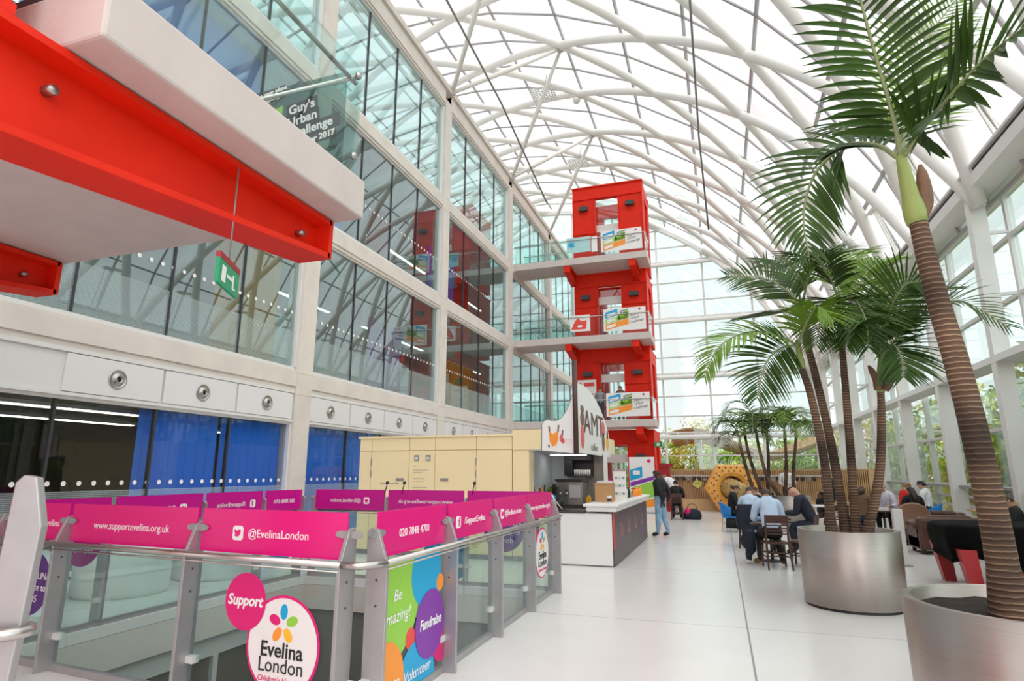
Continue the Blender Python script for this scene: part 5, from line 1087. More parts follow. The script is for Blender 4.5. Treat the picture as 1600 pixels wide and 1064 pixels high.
    def garment(name, groups, m, d):
        fs = [list(p.vertices) for p, g in zip(bm_me.polygons, gs) if g in groups]
        if not fs: return
        used = sorted({i for f in fs for i in f}); mp = {i: k for k, i in enumerate(used)}
        vs = [bm_me.vertices[i].co + bm_me.vertices[i].normal * d for i in used]
        gm = bpy.data.meshes.new(name); gm.from_pydata([tuple(v) for v in vs], [], [[mp[i] for i in f] for f in fs])
        for p in gm.polygons: p.use_smooth = True
        g = bpy.data.objects.new(name, gm); COL.objects.link(g); g.parent = t; gm.materials.append(m)
    top = look['top']; nm = look.get('topname', 'shirt')
    garment(nm, ('top', 'sleeve', 'neck') if look.get('long', True) else ('top',), top, 0.012)
    garment(look.get('botname', 'trousers'), ('bottom', 'shin') if look.get('longlegs', True) else ('bottom',), look['bottom'], 0.009)
    for s_ in 'lr': garment('shoe', ('shoe' + s_,), look.get('shoes', M['black']), 0.012)
    # hair
    hr = look.get('hair'); side = fw_.cross(hu).normalized(); up = hu
    if hr:
        style, hm = hr; mb = MB(); c = hd + up * 0.03 - fw_ * 0.012
        vs = []; n = 16; rows = 7
        for i in range(rows + 1):
            th = (0.62 if style != 'long' else 0.66) * PI * i / rows
            for k in range(n):
                ph = 2 * PI * k / n; front = max(0, math.sin(ph)); tt = th * (1 - 0.42 * front)
                vs.append(c + (side * math.cos(ph) * math.sin(tt) * 0.082 + fw_ * math.sin(ph) * math.sin(tt) * 0.098 + up * math.cos(tt) * 0.098) * (1.04 if i else 1.0))
        fs = [(i * n + k, i * n + (k + 1) % n, (i + 1) * n + (k + 1) % n, (i + 1) * n + k) for i in range(rows) for k in range(n)]
        mb.add(vs, fs, True)
        if style == 'long': mb.tube([c - fw_ * 0.06 + up * 0.02, c - fw_ * 0.085 - up * 0.10, c - fw_ * 0.09 - up * 0.24, c - fw_ * 0.085 - up * 0.36], [0.075, 0.085, 0.075, 0.03], 10)
        if style == 'bun': mb.ball(c - fw_ * 0.10 + up * 0.03, 0.055, 10)
        if style == 'bob': mb.tube([c - fw_ * 0.045, c - fw_ * 0.06 - up * 0.08, c - fw_ * 0.06 - up * 0.15], [0.092, 0.098, 0.06], 12)
        me2 = mb.mesh('hair'); h = bpy.data.objects.new('hair', me2); COL.objects.link(h); h.parent = t; me2.materials.append(hm)
    for s in (-1, 1):
        mb = MB(); mb.ball(hd + up * 0.018 + fw_ * 0.088 + side * 0.031 * s, 0.0115, 8); me2 = mb.mesh('eye'); e = bpy.data.objects.new('eye', me2); COL.objects.link(e); e.parent = t; me2.materials.append(M['dark'])
        mb = MB(); mb.ball(hd + up * 0.0 + side * 0.083 * s - fw_ * 0.01, 0.028, 8, (0.45, 0.8, 1.0)); me2 = mb.mesh('ear'); e = bpy.data.objects.new('ear', me2); COL.objects.link(e); e.parent = t; me2.materials.append(M[look.get('skin', 'skin')])
    mb = MB(); q = hd - up * 0.052 + fw_ * 0.083; mb.tube([q - side * 0.022, q + fw_ * 0.006, q + side * 0.022], [0.004, 0.007, 0.004], 6); me2 = mb.mesh('mouth'); e = bpy.data.objects.new('mouth', me2); COL.objects.link(e); e.parent = t; me2.materials.append(M['c_red'] if look.get('skin', 'skin') == 'skin' else M['dark'])
    return t
def stand(**kw):
    J = dict(pelvis=(0, 0, 0.96), chest=(0, 0.01, 1.30), neck=(0, 0.0, 1.50), head=(0, 0.03, 1.60), face=(0, 1, 0), shl=(-0.185, 0, 1.42), shr=(0.185, 0, 1.42), ell=(-0.25, -0.04, 1.14), elr=(0.25, -0.04, 1.14), wrl=(-0.25, 0.06, 0.91), wrr=(0.25, 0.06, 0.91),
             hipl=(-0.095, 0, 0.92), hipr=(0.095, 0, 0.92), knl=(-0.11, 0.03, 0.51), knr=(0.11, 0.03, 0.51), anl=(-0.115, -0.02, 0.09), anr=(0.115, -0.02, 0.09), tol=(-0.125, 0.14, 0.045), tor=(0.125, 0.14, 0.045)); J.update(kw); return J
def sit(lean=0.06, seat=0.45, hy=0.0, **kw):
    z = seat + 0.115
    J = dict(pelvis=(0, hy, z), chest=(0, hy + lean * 0.75, z + 0.35), neck=(0, hy + lean * 1.2, z + 0.55), head=(0, hy + lean * 1.45 + 0.03, z + 0.65), face=(0, 1, -0.1), shl=(-0.18, hy + lean * 1.05, z + 0.47), shr=(0.18, hy + lean * 1.05, z + 0.47), ell=(-0.25, hy + lean + 0.06, z + 0.20), elr=(0.25, hy + lean + 0.06, z + 0.20), wrl=(-0.15, hy + lean + 0.27, z + 0.21), wrr=(0.15, hy + lean + 0.27, z + 0.21),
             hipl=(-0.10, hy + 0.03, z - 0.01), hipr=(0.10, hy + 0.03, z - 0.01), knl=(-0.13, hy + 0.43, z - 0.03), knr=(0.13, hy + 0.43, z - 0.03), anl=(-0.13, hy + 0.40, 0.09), anr=(0.13, hy + 0.40, 0.09), tol=(-0.14, hy + 0.55, 0.045), tor=(0.14, hy + 0.55, 0.045)); J.update(kw); return J
fab = {}
def cloth(n, c, r=0.8, var=0.1):
    if n not in fab: fab[n] = mat(n, c, r, bump=0.15, bscale=14, var=var, vscale=8)
    return fab[n]
blk = cloth('black_cloth', (0.010, 0.010, 0.012)); navy = cloth('navy_cloth', (0.012, 0.016, 0.032)); jean = cloth('blue_denim', (0.24, 0.40, 0.55), 0.85, 0.25); lblue = cloth('light_blue_cotton', (0.52, 0.64, 0.82)); wht = cloth('white_cotton', (0.82, 0.79, 0.80)); brn_c = cloth('brown_wool', (0.13, 0.07, 0.04)); teal = cloth('teal_cotton', (0.02, 0.42, 0.42)); grey_c = cloth('grey_cotton', (0.25, 0.25, 0.27)); redc = cloth('red_cotton', (0.65, 0.015, 0.02)); lilac = cloth('pale_lilac_cotton', (0.70, 0.66, 0.78)); floral = cloth('dark_floral_cotton', (0.03, 0.02, 0.02), 0.8, 0.9)
hbk = mat('black_hair', (0.008, 0.006, 0.006), 0.45); hbr = mat('brown_hair', (0.06, 0.028, 0.014), 0.5); hgi = mat('auburn_hair', (0.26, 0.10, 0.035), 0.5); hgr = mat('short_grey_hair', (0.22, 0.17, 0.15), 0.6)
brownshoe = mat('tan_suede', (0.22, 0.11, 0.04), 0.8)
# customer at the counter
person('man in black jacket and pale jeans standing at the end of the coffee counter', (-1.62, 17.5, 0), math.radians(72),
       stand(head=(0, 0.07, 1.60), neck=(0, 0.02, 1.50), face=(0, 1, -0.25), ell=(-0.27, -0.12, 1.16), wrl=(-0.20, -0.16, 0.93), elr=(0.27, -0.14, 1.16), wrr=(0.2, -0.14, 0.93), anl=(-0.12, 0.05, 0.09), tol=(-0.14, 0.21, 0.045), anr=(0.13, -0.14, 0.09), tor=(0.16, 0.02, 0.045), knr=(0.12, -0.03, 0.51)),
       dict(bulk=1.3, skin='skin_dark', top=blk, topname='jacket', bottom=jean, botname='jeans', shoes=M['black'], hair=('short', mat('shaved_hair', (0.03, 0.016, 0.012), 0.7))), sc=1.02)
# dark wooden chairs
def make_chair(label, group):
    t = thing('dining_chair', label, 'chair', (0, 0, 0), group); g = 'wood_dark'
    mb = MB(); mb.box(-0.21, 0.21, -0.2, 0.22, 0.43, 0.46); part('seat', mb, M[g], t, bevel=0.01)
    for x in (-0.19, 0.19):
        mb = MB(); mb.tube([(x * 1.05, 0.2, 0.0), (x, 0.19, 0.43)], [0.016, 0.022], 8); part('leg', mb, M[g], t)
        mb = MB(); mb.tube([(x * 1.08, -0.30, 0.0), (x, -0.20, 0.42), (x, -0.21, 0.62), (x, -0.27, 0.92)], [0.016, 0.021, 0.02, 0.017], 8); part('rear_leg', mb, M[g], t)
        mb = MB(); mb.tube([(x, 0.19, 0.20), (x * 1.02, -0.24, 0.20)], 0.011, 6); part('stretcher', mb, M[g], t)
    mb = MB(); mb.tube([(-0.19, 0.0, 0.20), (0.19, 0.0, 0.20)], 0.011, 6); mb.tube([(-0.19, -0.22, 0.28), (0.19, -0.22, 0.28)], 0.011, 6); part('stretcher', mb, M[g], t)
    mb = MB(); mb.hexa([(-0.2, -0.235, 0.80), (0.2, -0.235, 0.80), (0.2, -0.255, 0.80), (-0.2, -0.255, 0.80), (-0.205, -0.265, 0.94), (0.205, -0.265, 0.94), (0.205, -0.285, 0.94), (-0.205, -0.285, 0.94)]); part('top_rail', mb, M[g], t, bevel=0.006)
    for k in range(4): z = 0.60 + 0.05 * k; y = -0.205 - 0.035 * (z - 0.55) / 0.25; mb = MB(); mb.box(-0.19, 0.19, y - 0.012, y + 0.004, z, z + 0.022); part('back_slat', mb, M[g], t)
    return t
CH1 = make_chair('dark-stained slat-back chair carrying the man in the light blue shirt, nearest of the group', 'dark wooden dining chairs')
CH1.location = (0.86, 12.55, 0); CH1.rotation_euler = (0, 0, math.radians(8))
chairs = [((1.85, 14.6, 0), 100, 'dark-stained slat-back chair of the bald man in the dark suit'), ((1.38, 12.9, 0), 75, 'empty dark-stained slat-back chair tucked beside the middle planter'), ((-1.62, 23.9, 0), 0, 'dark-stained chair of the woman in black near the fence'), ((2.55, 16.8, 0), 20, 'empty dark-stained slat-back chair behind the bald man'), ((0.55, 15.6, 0), -10, 'dark-stained chair draped with a navy jacket, second in the seated group')]
for l, r, lb in chairs: clone(CH1, l, math.radians(r), lb)
person('man in light blue shirt seated on the nearest dark chair, back to the viewer', (0.84, 12.62, 0), math.radians(8), sit(lean=0.22, face=(-0.1, 1, -0.5), head=(0, 0.30, 1.17), wrl=(-0.12, 0.5, 0.76), wrr=(0.12, 0.5, 0.76), anl=(-0.2, 0.2, 0.09), tol=(-0.26, 0.34, 0.045), anr=(0.16, 0.15, 0.09), tor=(0.2, 0.28, 0.045)), dict(top=lblue, bottom=blk, shoes=brownshoe, hair=('short', hbr)), sc=1.08)
person('man in pale blue shirt seated behind the nearest one, mostly hidden', (0.55, 15.7, 0), math.radians(-12), sit(lean=0.24, face=(0.3, 1, -0.4)), dict(top=lblue, bottom=navy, hair=('short', hbr)), sc=1.03)
person('bald man in dark suit leaning left at the table behind the middle planter', (1.85, 14.65, 0), math.radians(78), sit(lean=0.26, face=(0.1, 1, -0.45), head=(0, 0.36, 1.17), neck=(0, 0.27, 1.08)), dict(top=navy, topname='suit_jacket', bottom=navy, hair=None), sc=1.1)
person('woman in dark jacket and glasses seated in profile beside the climbing nut', (0.2, 19.6, 0), math.radians(-80), sit(lean=0.1), dict(top=blk, topname='jacket', bottom=blk, hair=('bun', hbr)), sc=1.0)
person('person in black jacket facing the viewer across the table of shirted men', (0.75, 18.1, 0), math.radians(190), sit(lean=0.2, face=(0, 1, -0.5)), dict(top=blk, topname='jacket', bottom=blk, hair=('bob', hbr)))
person('woman in black top seated with her back to the viewer past the coffee counter', (-1.62, 23.95, 0), math.radians(5), sit(lean=0.08), dict(top=blk, topname='jumper', bottom=floral, botname='skirt', hair=('bun', hbk)), sc=1.06)
person('person in white shirt bending over beyond the coffee counter', (-1.75, 26.2, 0), math.radians(60), stand(chest=(0, 0.24, 1.22), neck=(0, 0.42, 1.32), head=(0, 0.50, 1.36), face=(0, 0.8, -0.7), shl=(-0.18, 0.36, 1.27), shr=(0.18, 0.36, 1.27), ell=(-0.2, 0.45, 1.0), elr=(0.2, 0.45, 1.0), wrl=(-0.15, 0.6, 0.86), wrr=(0.15, 0.6, 0.86)), dict(top=wht, bottom=grey_c, hair=('short', hgr)), sc=1.1)
person('standing man in white shirt between the far palms near the slatted fence', (2.55, 27.6, 0), math.radians(170), stand(wrl=(-0.12, 0.3, 1.1), wrr=(0.12, 0.3, 1.1)), dict(top=wht, bottom=navy, hair=('short', hbk)), sc=1.12)
person('woman in dark hooded coat perched high on a stool by the far table', (3.35, 22.3, 0), math.radians(60), sit(lean=0.05, seat=0.72, anl=(-0.13, 0.38, 0.3), anr=(0.13, 0.38, 0.3), tol=(-0.14, 0.52, 0.26), tor=(0.14, 0.52, 0.26)), dict(top=blk, topname='coat', bottom=blk, hair=('long', hbk)))
person('child with dark hair leaning over beside the woman in the dark coat', (2.95, 22.6, 0), math.radians(-60), sit(lean=0.22, face=(0, 1, -0.5)), dict(top=brn_c, bottom=navy, hair=('short', hbk)), sc=0.92)
person('man in pale lilac shirt facing the viewer between the palm trunks', (4.15, 19.3, 0), math.radians(165), sit(lean=0.14, face=(0, 1, -0.2)), dict(top=lilac, bottom=navy, hair=None), sc=1.08)
person('person in brown wool jacket seated with their back turned behind the middle palms', (3.45, 18.4, 0), math.radians(-20), sit(lean=0.1, face=(0.2, 1, -0.3)), dict(top=brn_c, topname='jacket', bottom=navy, hair=('bob', hbr)), sc=1.0)
person('woman with long dark hair seated with her back to the viewer beside the tan armchair', (4.75, 18.8, 0), math.radians(10), sit(lean=0.08), dict(top=blk, bottom=blk, hair=('long', mat('dark_brown_long_hair', (0.028, 0.013, 0.009), 0.45))), sc=1.0)
person('smiling man in white shirt turned sideways on the blue chair by the glass wall', (5.55, 20.6, 0), math.radians(62), sit(lean=0.05, face=(0.1, 1, -0.05)), dict(top=wht, bottom=navy, hair=('short', hbk)), sc=1.1)
person('child in red top half hidden behind the man in the white shirt', (5.05, 21.2, 0), math.radians(-70), sit(lean=0.1), dict(top=redc, bottom=blk, hair=('short', hgi)), sc=1.05)
person('child in dark top at the right edge facing left over the black table', (5.0, 13.4, 0), math.radians(80), sit(lean=0.1), dict(top=blk, bottom=blk, hair=('short', hbr)), sc=0.98)
person('woman in teal top with auburn hair at the far right edge', (5.05, 12.55, 0), math.radians(82), sit(lean=0.04, face=(0.1, 1, 0.0)), dict(top=teal, bottom=navy, hair=('long', hgi)), sc=1.06)
person('person in dark grey top standing on the lowest tower landing left of the banner', (-5.62, 30.75, L1), math.radians(200), stand(), dict(top=grey_c, bottom=navy, hair=('short', hbk)))
person('person with long dark hair looking over the banner on the lowest tower landing', (-4.5, 30.35, L1), math.radians(175), stand(), dict(top=brn_c, bottom=navy, hair=('long', hbk)))
person('barista in dark clothes standing behind the coffee counter, far end', (-3.15, 19.4, 0), math.radians(-70), stand(face=(0, 1, -0.3)), dict(skin='skin_dark', top=blk, bottom=blk, hair=('short', hbk)))
# jackets, bags
mb = MB(); rs = random.Random(2); vs = []
for i in range(9):
    for k in range(12):
        a = 2 * PI * k / 12; z = 0.98 - 0.055 * i * 1.25; w_ = 0.21 + 0.03 * (i / 8) + 0.012 * math.sin(3 * a + i); vs.append((0.50 + w_ * math.cos(a), 15.33 + (0.06 + 0.02 * i / 8 + 0.012 * math.cos(2 * a + i)) * math.sin(a), z))
mb.add(vs, [(i * 12 + k, i * 12 + (k + 1) % 12, (i + 1) * 12 + (k + 1) % 12, (i + 1) * 12 + k) for i in range(8) for k in range(12)] + [tuple(range(12))], True)
single('jacket', mb, navy, 'navy jacket hung over the second dark chair of the seated group', 'jacket')
mb = MB(); vs = []
for i in range(7):
    for k in range(12): a = 2 * PI * k / 12; vs.append((0.42 + (0.10 + 0.05 * math.sin(i * 0.8)) * math.cos(a) + 0.03 * math.sin(2 * i), 12.86 + (0.12) * math.sin(a) + 0.02 * i, 0.62 - 0.09 * i + 0.02 * math.sin(a * 2)))
mb.add(vs, [(i * 12 + k, i * 12 + (k + 1) % 12, (i + 1) * 12 + (k + 1) % 12, (i + 1) * 12 + k) for i in range(6) for k in range(12)] + [tuple(range(12)), tuple(range(72, 84))], True)
single('coat', mb, navy, 'dark coat bundled against the left side of the nearest dark chair', 'coat')
def bag(label, loc, s, m):
    t = thing('bag', label, 'bag', loc); x, y, z = loc; mb = MB(); mb.lathe([(0, 0), (0.9, 0.02), (1.0, 0.35), (0.85, 0.75), (0.45, 0.98), (0, 1.0)], (0, 0, 0), 16); mb.v = [V((x + p.x * s * 0.55, y + p.y * s * 0.32, z + p.z * s * 0.62)) for p in mb.v]; part('bag_body', mb, m, t)
    mb = MB(); mb.tube([(x + s * 0.3 * math.cos(a), y, z + s * 0.55 + s * 0.35 * math.sin(a)) for a in [PI * k / 8 for k in range(9)]], 0.012, 6); part('handle', mb, M['black'], t); return t
b1 = bag('navy bag with a pink top on the floor beyond the coffee counter', (-1.1, 24.2, 0), 0.62, navy); mb = MB(); mb.ball((-1.25, 24.12, 0.28), 0.13, 10); part('pink_pouch', mb, M['c_pink'], b1)
b2 = bag('black bag with red trim on the floor beside the woman with glasses', (0.33, 20.9, 0), 0.6, blk); mb = MB(); mb.lathe([(0.30, 0), (0.28, 0.08), (0, 0.1)], (0.33, 20.9, 0.32), 14, 1, 0.6); part('red_trim', mb, M['redtable'], b2)
# tables
def round_table(label, c, r, h, top, leg):
    t = thing('cafe_table', label, 'table', (c[0], c[1], 0)); mb = MB(); mb.lathe([(0, h - 0.03), (r, h - 0.03), (r, h), (0, h)], (*c, 0), 28); part('tabletop', mb, top, t); mb = MB(); mb.tube([(*c, 0.02), (*c, h - 0.03)], 0.03, 8); part('pedestal', mb, leg, t); mb = MB(); mb.lathe([(0, 0), (r * 0.6, 0), (r * 0.6, 0.015), (0.04, 0.04), (0, 0.04)], (*c, 0), 20); part('foot', mb, leg, t); return t
round_table('small round table in front of the seated man in the light blue shirt', (0.85, 13.45), 0.36, 0.72, M['wood_dark'], M['dark'])
round_table('round table between the bald man and the shirted men', (1.0, 14.9), 0.38, 0.72, M['wood_dark'], M['dark'])
round_table('round table in front of the woman with glasses', (0.75, 19.3), 0.36, 0.72, M['wood_dark'], M['dark'])
round_table('table of the man in the lilac shirt with papers on it', (3.95, 18.55), 0.45, 0.74, M['wood_dark'], M['dark'])
mb = MB(); mb.box(3.75, 4.05, 18.35, 18.6, 0.74, 0.80); single('paper_pile', mb, M['c_white'], 'pile of white papers on the table of the man in the lilac shirt', 'papers')
t = thing('white_table', 'small white topped table with splayed legs beside the woman in the dark coat', 'table', (2.95, 20.6, 0)); mb = MB(); mb.box(2.55, 3.3, 20.3, 20.95, 0.70, 0.74); part('tabletop', mb, M['white'], t)
for x, y in ((2.6, 20.35), (3.25, 20.35), (2.6, 20.9), (3.25, 20.9)): mb = MB(); mb.tube([(x + (0.06 if x > 2.9 else -0.06), y, 0), (x, y, 0.7)], 0.02, 6); part('leg', mb, M['frame_pale'], t)
# blue chairs
def tub_chair(label, loc, rz):
    t = thing('tub_chair', label, 'chair', (0, 0, 0), 'bright blue tub chairs'); mb = MB(); vs = []; n = 20
    for i, (z, r) in enumerate(((0.42, 0.24), (0.55, 0.28), (0.72, 0.30), (0.84, 0.315))):
        for k in range(n + 1):
            a = PI * (0.02 + 0.96 * k / n) + PI; drop = 0.16 * (abs(k - n / 2) / (n / 2)) ** 2 * (i / 3); vs.append((r * math.cos(a), r * math.sin(a) * 0.95, z - drop))
    m = n + 1; fs = [(i * m + k, i * m + k + 1, (i + 1) * m + k + 1, (i + 1) * m + k) for i in range(3) for k in range(n)]
    mb.add(vs, fs, True); o = part('shell', mb, M['bluechair'], t); md = o.modifiers.new('thickness', 'SOLIDIFY'); md.thickness = 0.025
    mb = MB(); mb.box(-0.23, 0.23, -0.2, 0.24, 0.40, 0.45); part('seat', mb, M['bluechair'], t, bevel=0.012)
    for x in (-0.2, 0.2):
        for y in (-0.18, 0.2): mb = MB(); mb.tube([(x * 1.12, y * 1.15, 0), (x, y, 0.40)], 0.014, 6); part('leg', mb, M['frame_pale'], t)
    t.location = loc; t.rotation_euler = (0, 0, rz); return t
tub_chair('bright blue tub chair of the man in the white shirt by the glass wall', (5.55, 20.55, 0), math.radians(62)); tub_chair('bright blue tub chair of the woman with glasses', (0.18, 19.55, 0), math.radians(-80))
mb = MB(); mb.tube([(3.88, 17.52, 0), (3.88, 17.52, 0.6)], 0.01, 6)
t = thing('bollard', 'pale grey square bollard rising beside the middle planter', 'bollard', (3.1, 13.6, 0)); mb = MB(); mb.box(3.03, 3.19, 13.5, 13.66, 0, 1.02); part('post', mb, M['frame_pale'], t, bevel=0.008); mb = MB(); mb.box(2.98, 3.24, 13.45, 13.71, 0, 0.02); part('base_plate', mb, M['mid_grey'], t)
# sofas and armchairs
def sofa(label, loc, rz, wd, seats, m='leather'):
    t = thing('sofa', label, 'sofa', (0, 0, 0)); hw = wd / 2
    mb = MB(); mb.box(-hw, hw, -0.42, 0.42, 0.1, 0.36); part('base', mb, M[m], t, bevel=0.03)
    mb = MB(); mb.box(-hw, hw, -0.46, -0.22, 0.1, 0.76); part('backrest', mb, M[m], t, bevel=0.07)
    for s in (-1, 1): mb = MB(); x = s * (hw - 0.11); mb.box(x - 0.11, x + 0.11, -0.44, 0.43, 0.1, 0.56); mb.tube([(x, -0.42, 0.56), (x, 0.43, 0.56)], 0.125, 12); part('arm', mb, M[m], t)
    sw = (wd - 0.46) / seats
    for k in range(seats): a = -hw + 0.23 + sw * k; mb = MB(); mb.box(a + 0.01, a + sw - 0.01, -0.22, 0.42, 0.36, 0.48); part('seat_cushion', mb, M[m], t, bevel=0.04); mb = MB(); mb.box(a + 0.01, a + sw - 0.01, -0.30, -0.12, 0.48, 0.80); part('back_cushion', mb, M[m], t, bevel=0.06)
    for x in (-hw + 0.08, hw - 0.08):
        for y in (-0.36, 0.36): mb = MB(); mb.box(x - 0.03, x + 0.03, y - 0.03, y + 0.03, 0, 0.1); part('foot', mb, M['black'], t)
    t.location = loc; t.rotation_euler = (0, 0, rz); return t
sofa('brown leather sofa with its side to the viewer beyond the black covered table', (4.55, 15.9, 0), math.radians(0), 1.3, 1); sofa('brown leather sofa by the glass wall at right, behind the black covered table', (5.6, 14.9, 0), math.radians(90), 1.9, 2)
t = thing('armchair', 'round-backed tan armchair behind the palm trunks of the middle planter', 'armchair', (4.3, 17.6, 0)); mb = MB(); mb.disc((4.3, 17.3, 0.66), (1, 0, 0.0), (0, -0.15, 1), 0.38, 0.33, th=0.10, n=28); part('backrest', mb, M['tan'], t, bevel=0.02); mb = MB(); mb.lathe([(0, 0.12), (0.40, 0.12), (0.42, 0.38), (0.38, 0.44), (0, 0.46)], (4.3, 17.66, 0), 24); part('seat', mb, M['leather'], t); mb = MB(); mb.lathe([(0, 0), (0.3, 0), (0.3, 0.12), (0, 0.12)], (4.3, 17.66, 0), 20); part('base', mb, M['black'], t)
sofa('low brown leather armchair between the tan armchair and the blue chair', (5.0, 17.4, 0), math.radians(180), 1.0, 1)
# wooden high seat, bar screens
t = thing('wooden_high_chair', 'light wooden high chair with a tray by the glass wall', 'high chair', (6.05, 17.2, 0))
for x in (5.85, 6.25):
    for y in (17.0, 17.4): mb = MB(); mb.tube([(x + (0.06 if x > 6 else -0.06), y, 0), (x, y, 0.78)], 0.022, 6); part('leg', mb, M['wood'], t)
mb = MB(); mb.box(5.83, 6.28, 16.98, 17.42, 0.62, 0.66); part('seat', mb, M['wood'], t); mb = MB(); mb.prism([(6.24, 16.98, 0.66), (6.24, 17.42, 0.66), (6.30, 17.36, 1.02), (6.30, 17.2, 1.08), (6.30, 17.04, 1.02)], (0.03, 0, 0)); part('backrest', mb, M['wood'], t); mb = MB(); mb.box(5.45, 5.95, 16.98, 17.42, 0.82, 0.85); part('tray', mb, M['wood'], t)
for y in (16.98, 17.40): mb = MB(); mb.box(5.8, 6.27, y, y + 0.03, 0.80, 0.84); part('arm', mb, M['wood'], t)
# black covered play table on red legs
t = thing('covered_table', 'red games table under a draped black cloth at right', 'table', (4.6, 11.5, 0)); X0, X1, Y0, Y1 = 3.15, 5.9, 10.75, 12.2
mb = MB(); mb.box(X0 + 0.12, X1 - 0.12, Y0 + 0.12, Y1 - 0.12, 0.5, 0.85); part('cabinet', mb, M['redtable'], t)
for x in (X0 + 0.05, X1 - 0.25):
    for y in (Y0 + 0.05, Y1 - 0.25): mb = MB(); s = 1 if x < 4.5 else -1; mb.hexa([(x + 0.10 * s, y, 0), (x + 0.10 * s + 0.16, y, 0), (x + 0.10 * s + 0.16, y + 0.16, 0), (x + 0.10 * s, y + 0.16, 0), (x, y, 0.6), (x + 0.22, y, 0.6), (x + 0.22, y + 0.2, 0.6), (x, y + 0.2, 0.6)]); part('leg', mb, M['redtable'], t)
mb = MB(); ring = []; N = 64
def rect(k, e, z):
    a = 2 * PI * k / N; cx, cy = (X0 + X1) / 2, (Y0 + Y1) / 2; hx, hy = (X1 - X0) / 2 + e, (Y1 - Y0) / 2 + e; c_, s_ = math.cos(a), math.sin(a); p = 5.0
    return (cx + hx * math.copysign(abs(c_) ** (2 / p), c_), cy + hy * math.copysign(abs(s_) ** (2 / p), s_), z)
vs = [((X0 + X1) / 2, (Y0 + Y1) / 2, 0.93)]
for e, z in ((-0.2, 0.935), (-0.03, 0.93), (0.02, 0.90), (0.04, 0.78), (0.02, 0.62), (-0.02, 0.5), (0.0, 0.44)):
    for k in range(N): wv = math.sin(k * 1.3) * 0.5 + math.sin(k * 0.71 + 1) * 0.5; q = max(0, (0.93 - z) / 0.5); x, y, zz = rect(k, e + 0.035 * q * wv, z); vs.append((x, y, zz + 0.05 * q * math.sin(k * 0.5) + 0.004 * wv))
mb.add(vs, [(0, 1 + k, 1 + (k + 1) % N) for k in range(N)] + [(1 + j * N + k, 1 + (j + 1) * N + k, 1 + (j + 1) * N + (k + 1) % N, 1 + j * N + (k + 1) % N) for j in range(6) for k in range(N)], True)
ob = single('table_cover', mb, M['cover'], 'black cloth cover draped over the red games table at right', 'cover'); md = ob.modifiers.new('thickness', 'SOLIDIFY'); md.thickness = 0.01
def red_chair(label, loc):
    t = thing('stool', label, 'stool', loc); x, y, _ = loc; mb = MB(); mb.box(x - 0.2, x + 0.2, y - 0.18, y + 0.18, 0.30, 0.34); part('seat', mb, M['redtable'], t, bevel=0.01)
    for a in (-0.17, 0.17):
        for b in (-0.15, 0.15): mb = MB(); mb.box(x + a - 0.03, x + a + 0.03, y + b - 0.03, y + b + 0.03, 0, 0.30); part('leg', mb, M['redtable'], t)
red_chair('low red stool under the black covered table, left one', (3.75, 10.55, 0)); red_chair('low red stool under the black covered table, right one', (4.45, 10.6, 0))
t = thing('takeaway_cup', 'white cup on the black covered table', 'cup', (4.7, 11.9, 0.945)); mb = MB(); mb.lathe([(0, 0), (0.035, 0), (0.045, 0.11), (0, 0.11)], (4.7, 11.9, 0.945), 14); part('cup', mb, M['c_white'], t); mb = MB(); mb.lathe([(0.048, 0.11), (0.048, 0.12), (0, 0.125)], (4.7, 11.9, 0.945), 14); part('lid', mb, M['white'], t)

# ------------------------------------------------------------------ climbing nut and bolt, slatted fence
t = thing('climbing_nut', 'huge orange hexagonal climbing nut with hand holes beside the fence', 'climbing frame', (0.45, 29.2, 0)); CN = V((0.45, 28.95, 1.02)); N6 = 6
mb = MB(); ro, ri, dp = 1.08, 0.52, 0.62; vs = []
ax = V((0.12, -1, 0.02)).normalized(); ux = V((1, 0.12, 0)).normalized(); uz = ax.cross(ux) * -1
def hexp(r, k, o, n=6, ph=PI / 6 * 0): a = 2 * PI * k / n + ph; return CN + ux * r * math.cos(a) + uz * r * math.sin(a) - ax * o
n = 24
for r_, o, hexa_ in ((ro, 0.1, 1), (ro * 0.97, 0.0, 1), (ri + 0.16, -0.06, 0), (ri, 0.02, 0), (ri, dp, 0), (ro, dp, 1)):
    for k in range(n):
        a = 2 * PI * k / n; rr = r_ * (math.cos(PI / 6) / math.cos((a % (PI / 3)) - PI / 6)) * 1.08 if hexa_ else r_; vs.append(CN + ux * rr * math.cos(a) + uz * rr * math.sin(a) - ax * o)
zmin = min(p.z for p in vs); vs = [p - V((0, 0, zmin)) for p in vs]; CN = CN - V((0, 0, zmin))
mb.add(vs, [(i * n + k, i * n + (k + 1) % n, ((i + 1) % 6) * n + (k + 1) % n, ((i + 1) % 6) * n + k) for i in range(6) for k in range(n)]); part('nut_body', mb, M['nut'], t)
q = 0
for ring, cnt in ((0.98, 24), (0.82, 20)):
    for k in range(cnt):
        a = 2 * PI * (k + 0.5 * (cnt == 20)) / cnt; rr = ring * (math.cos(PI / 6) / math.cos((a % (PI / 3)) - PI / 6)) * 1.03; f = (rr - 0.68) / 0.4; h = MB(); h.disc(CN + ux * rr * math.cos(a) + uz * rr * math.sin(a) + ax * (0.05 - 0.05 * f), ux, uz, 0.035, th=0.03, n=10); part('hand_hole', h, M['leather'], t)
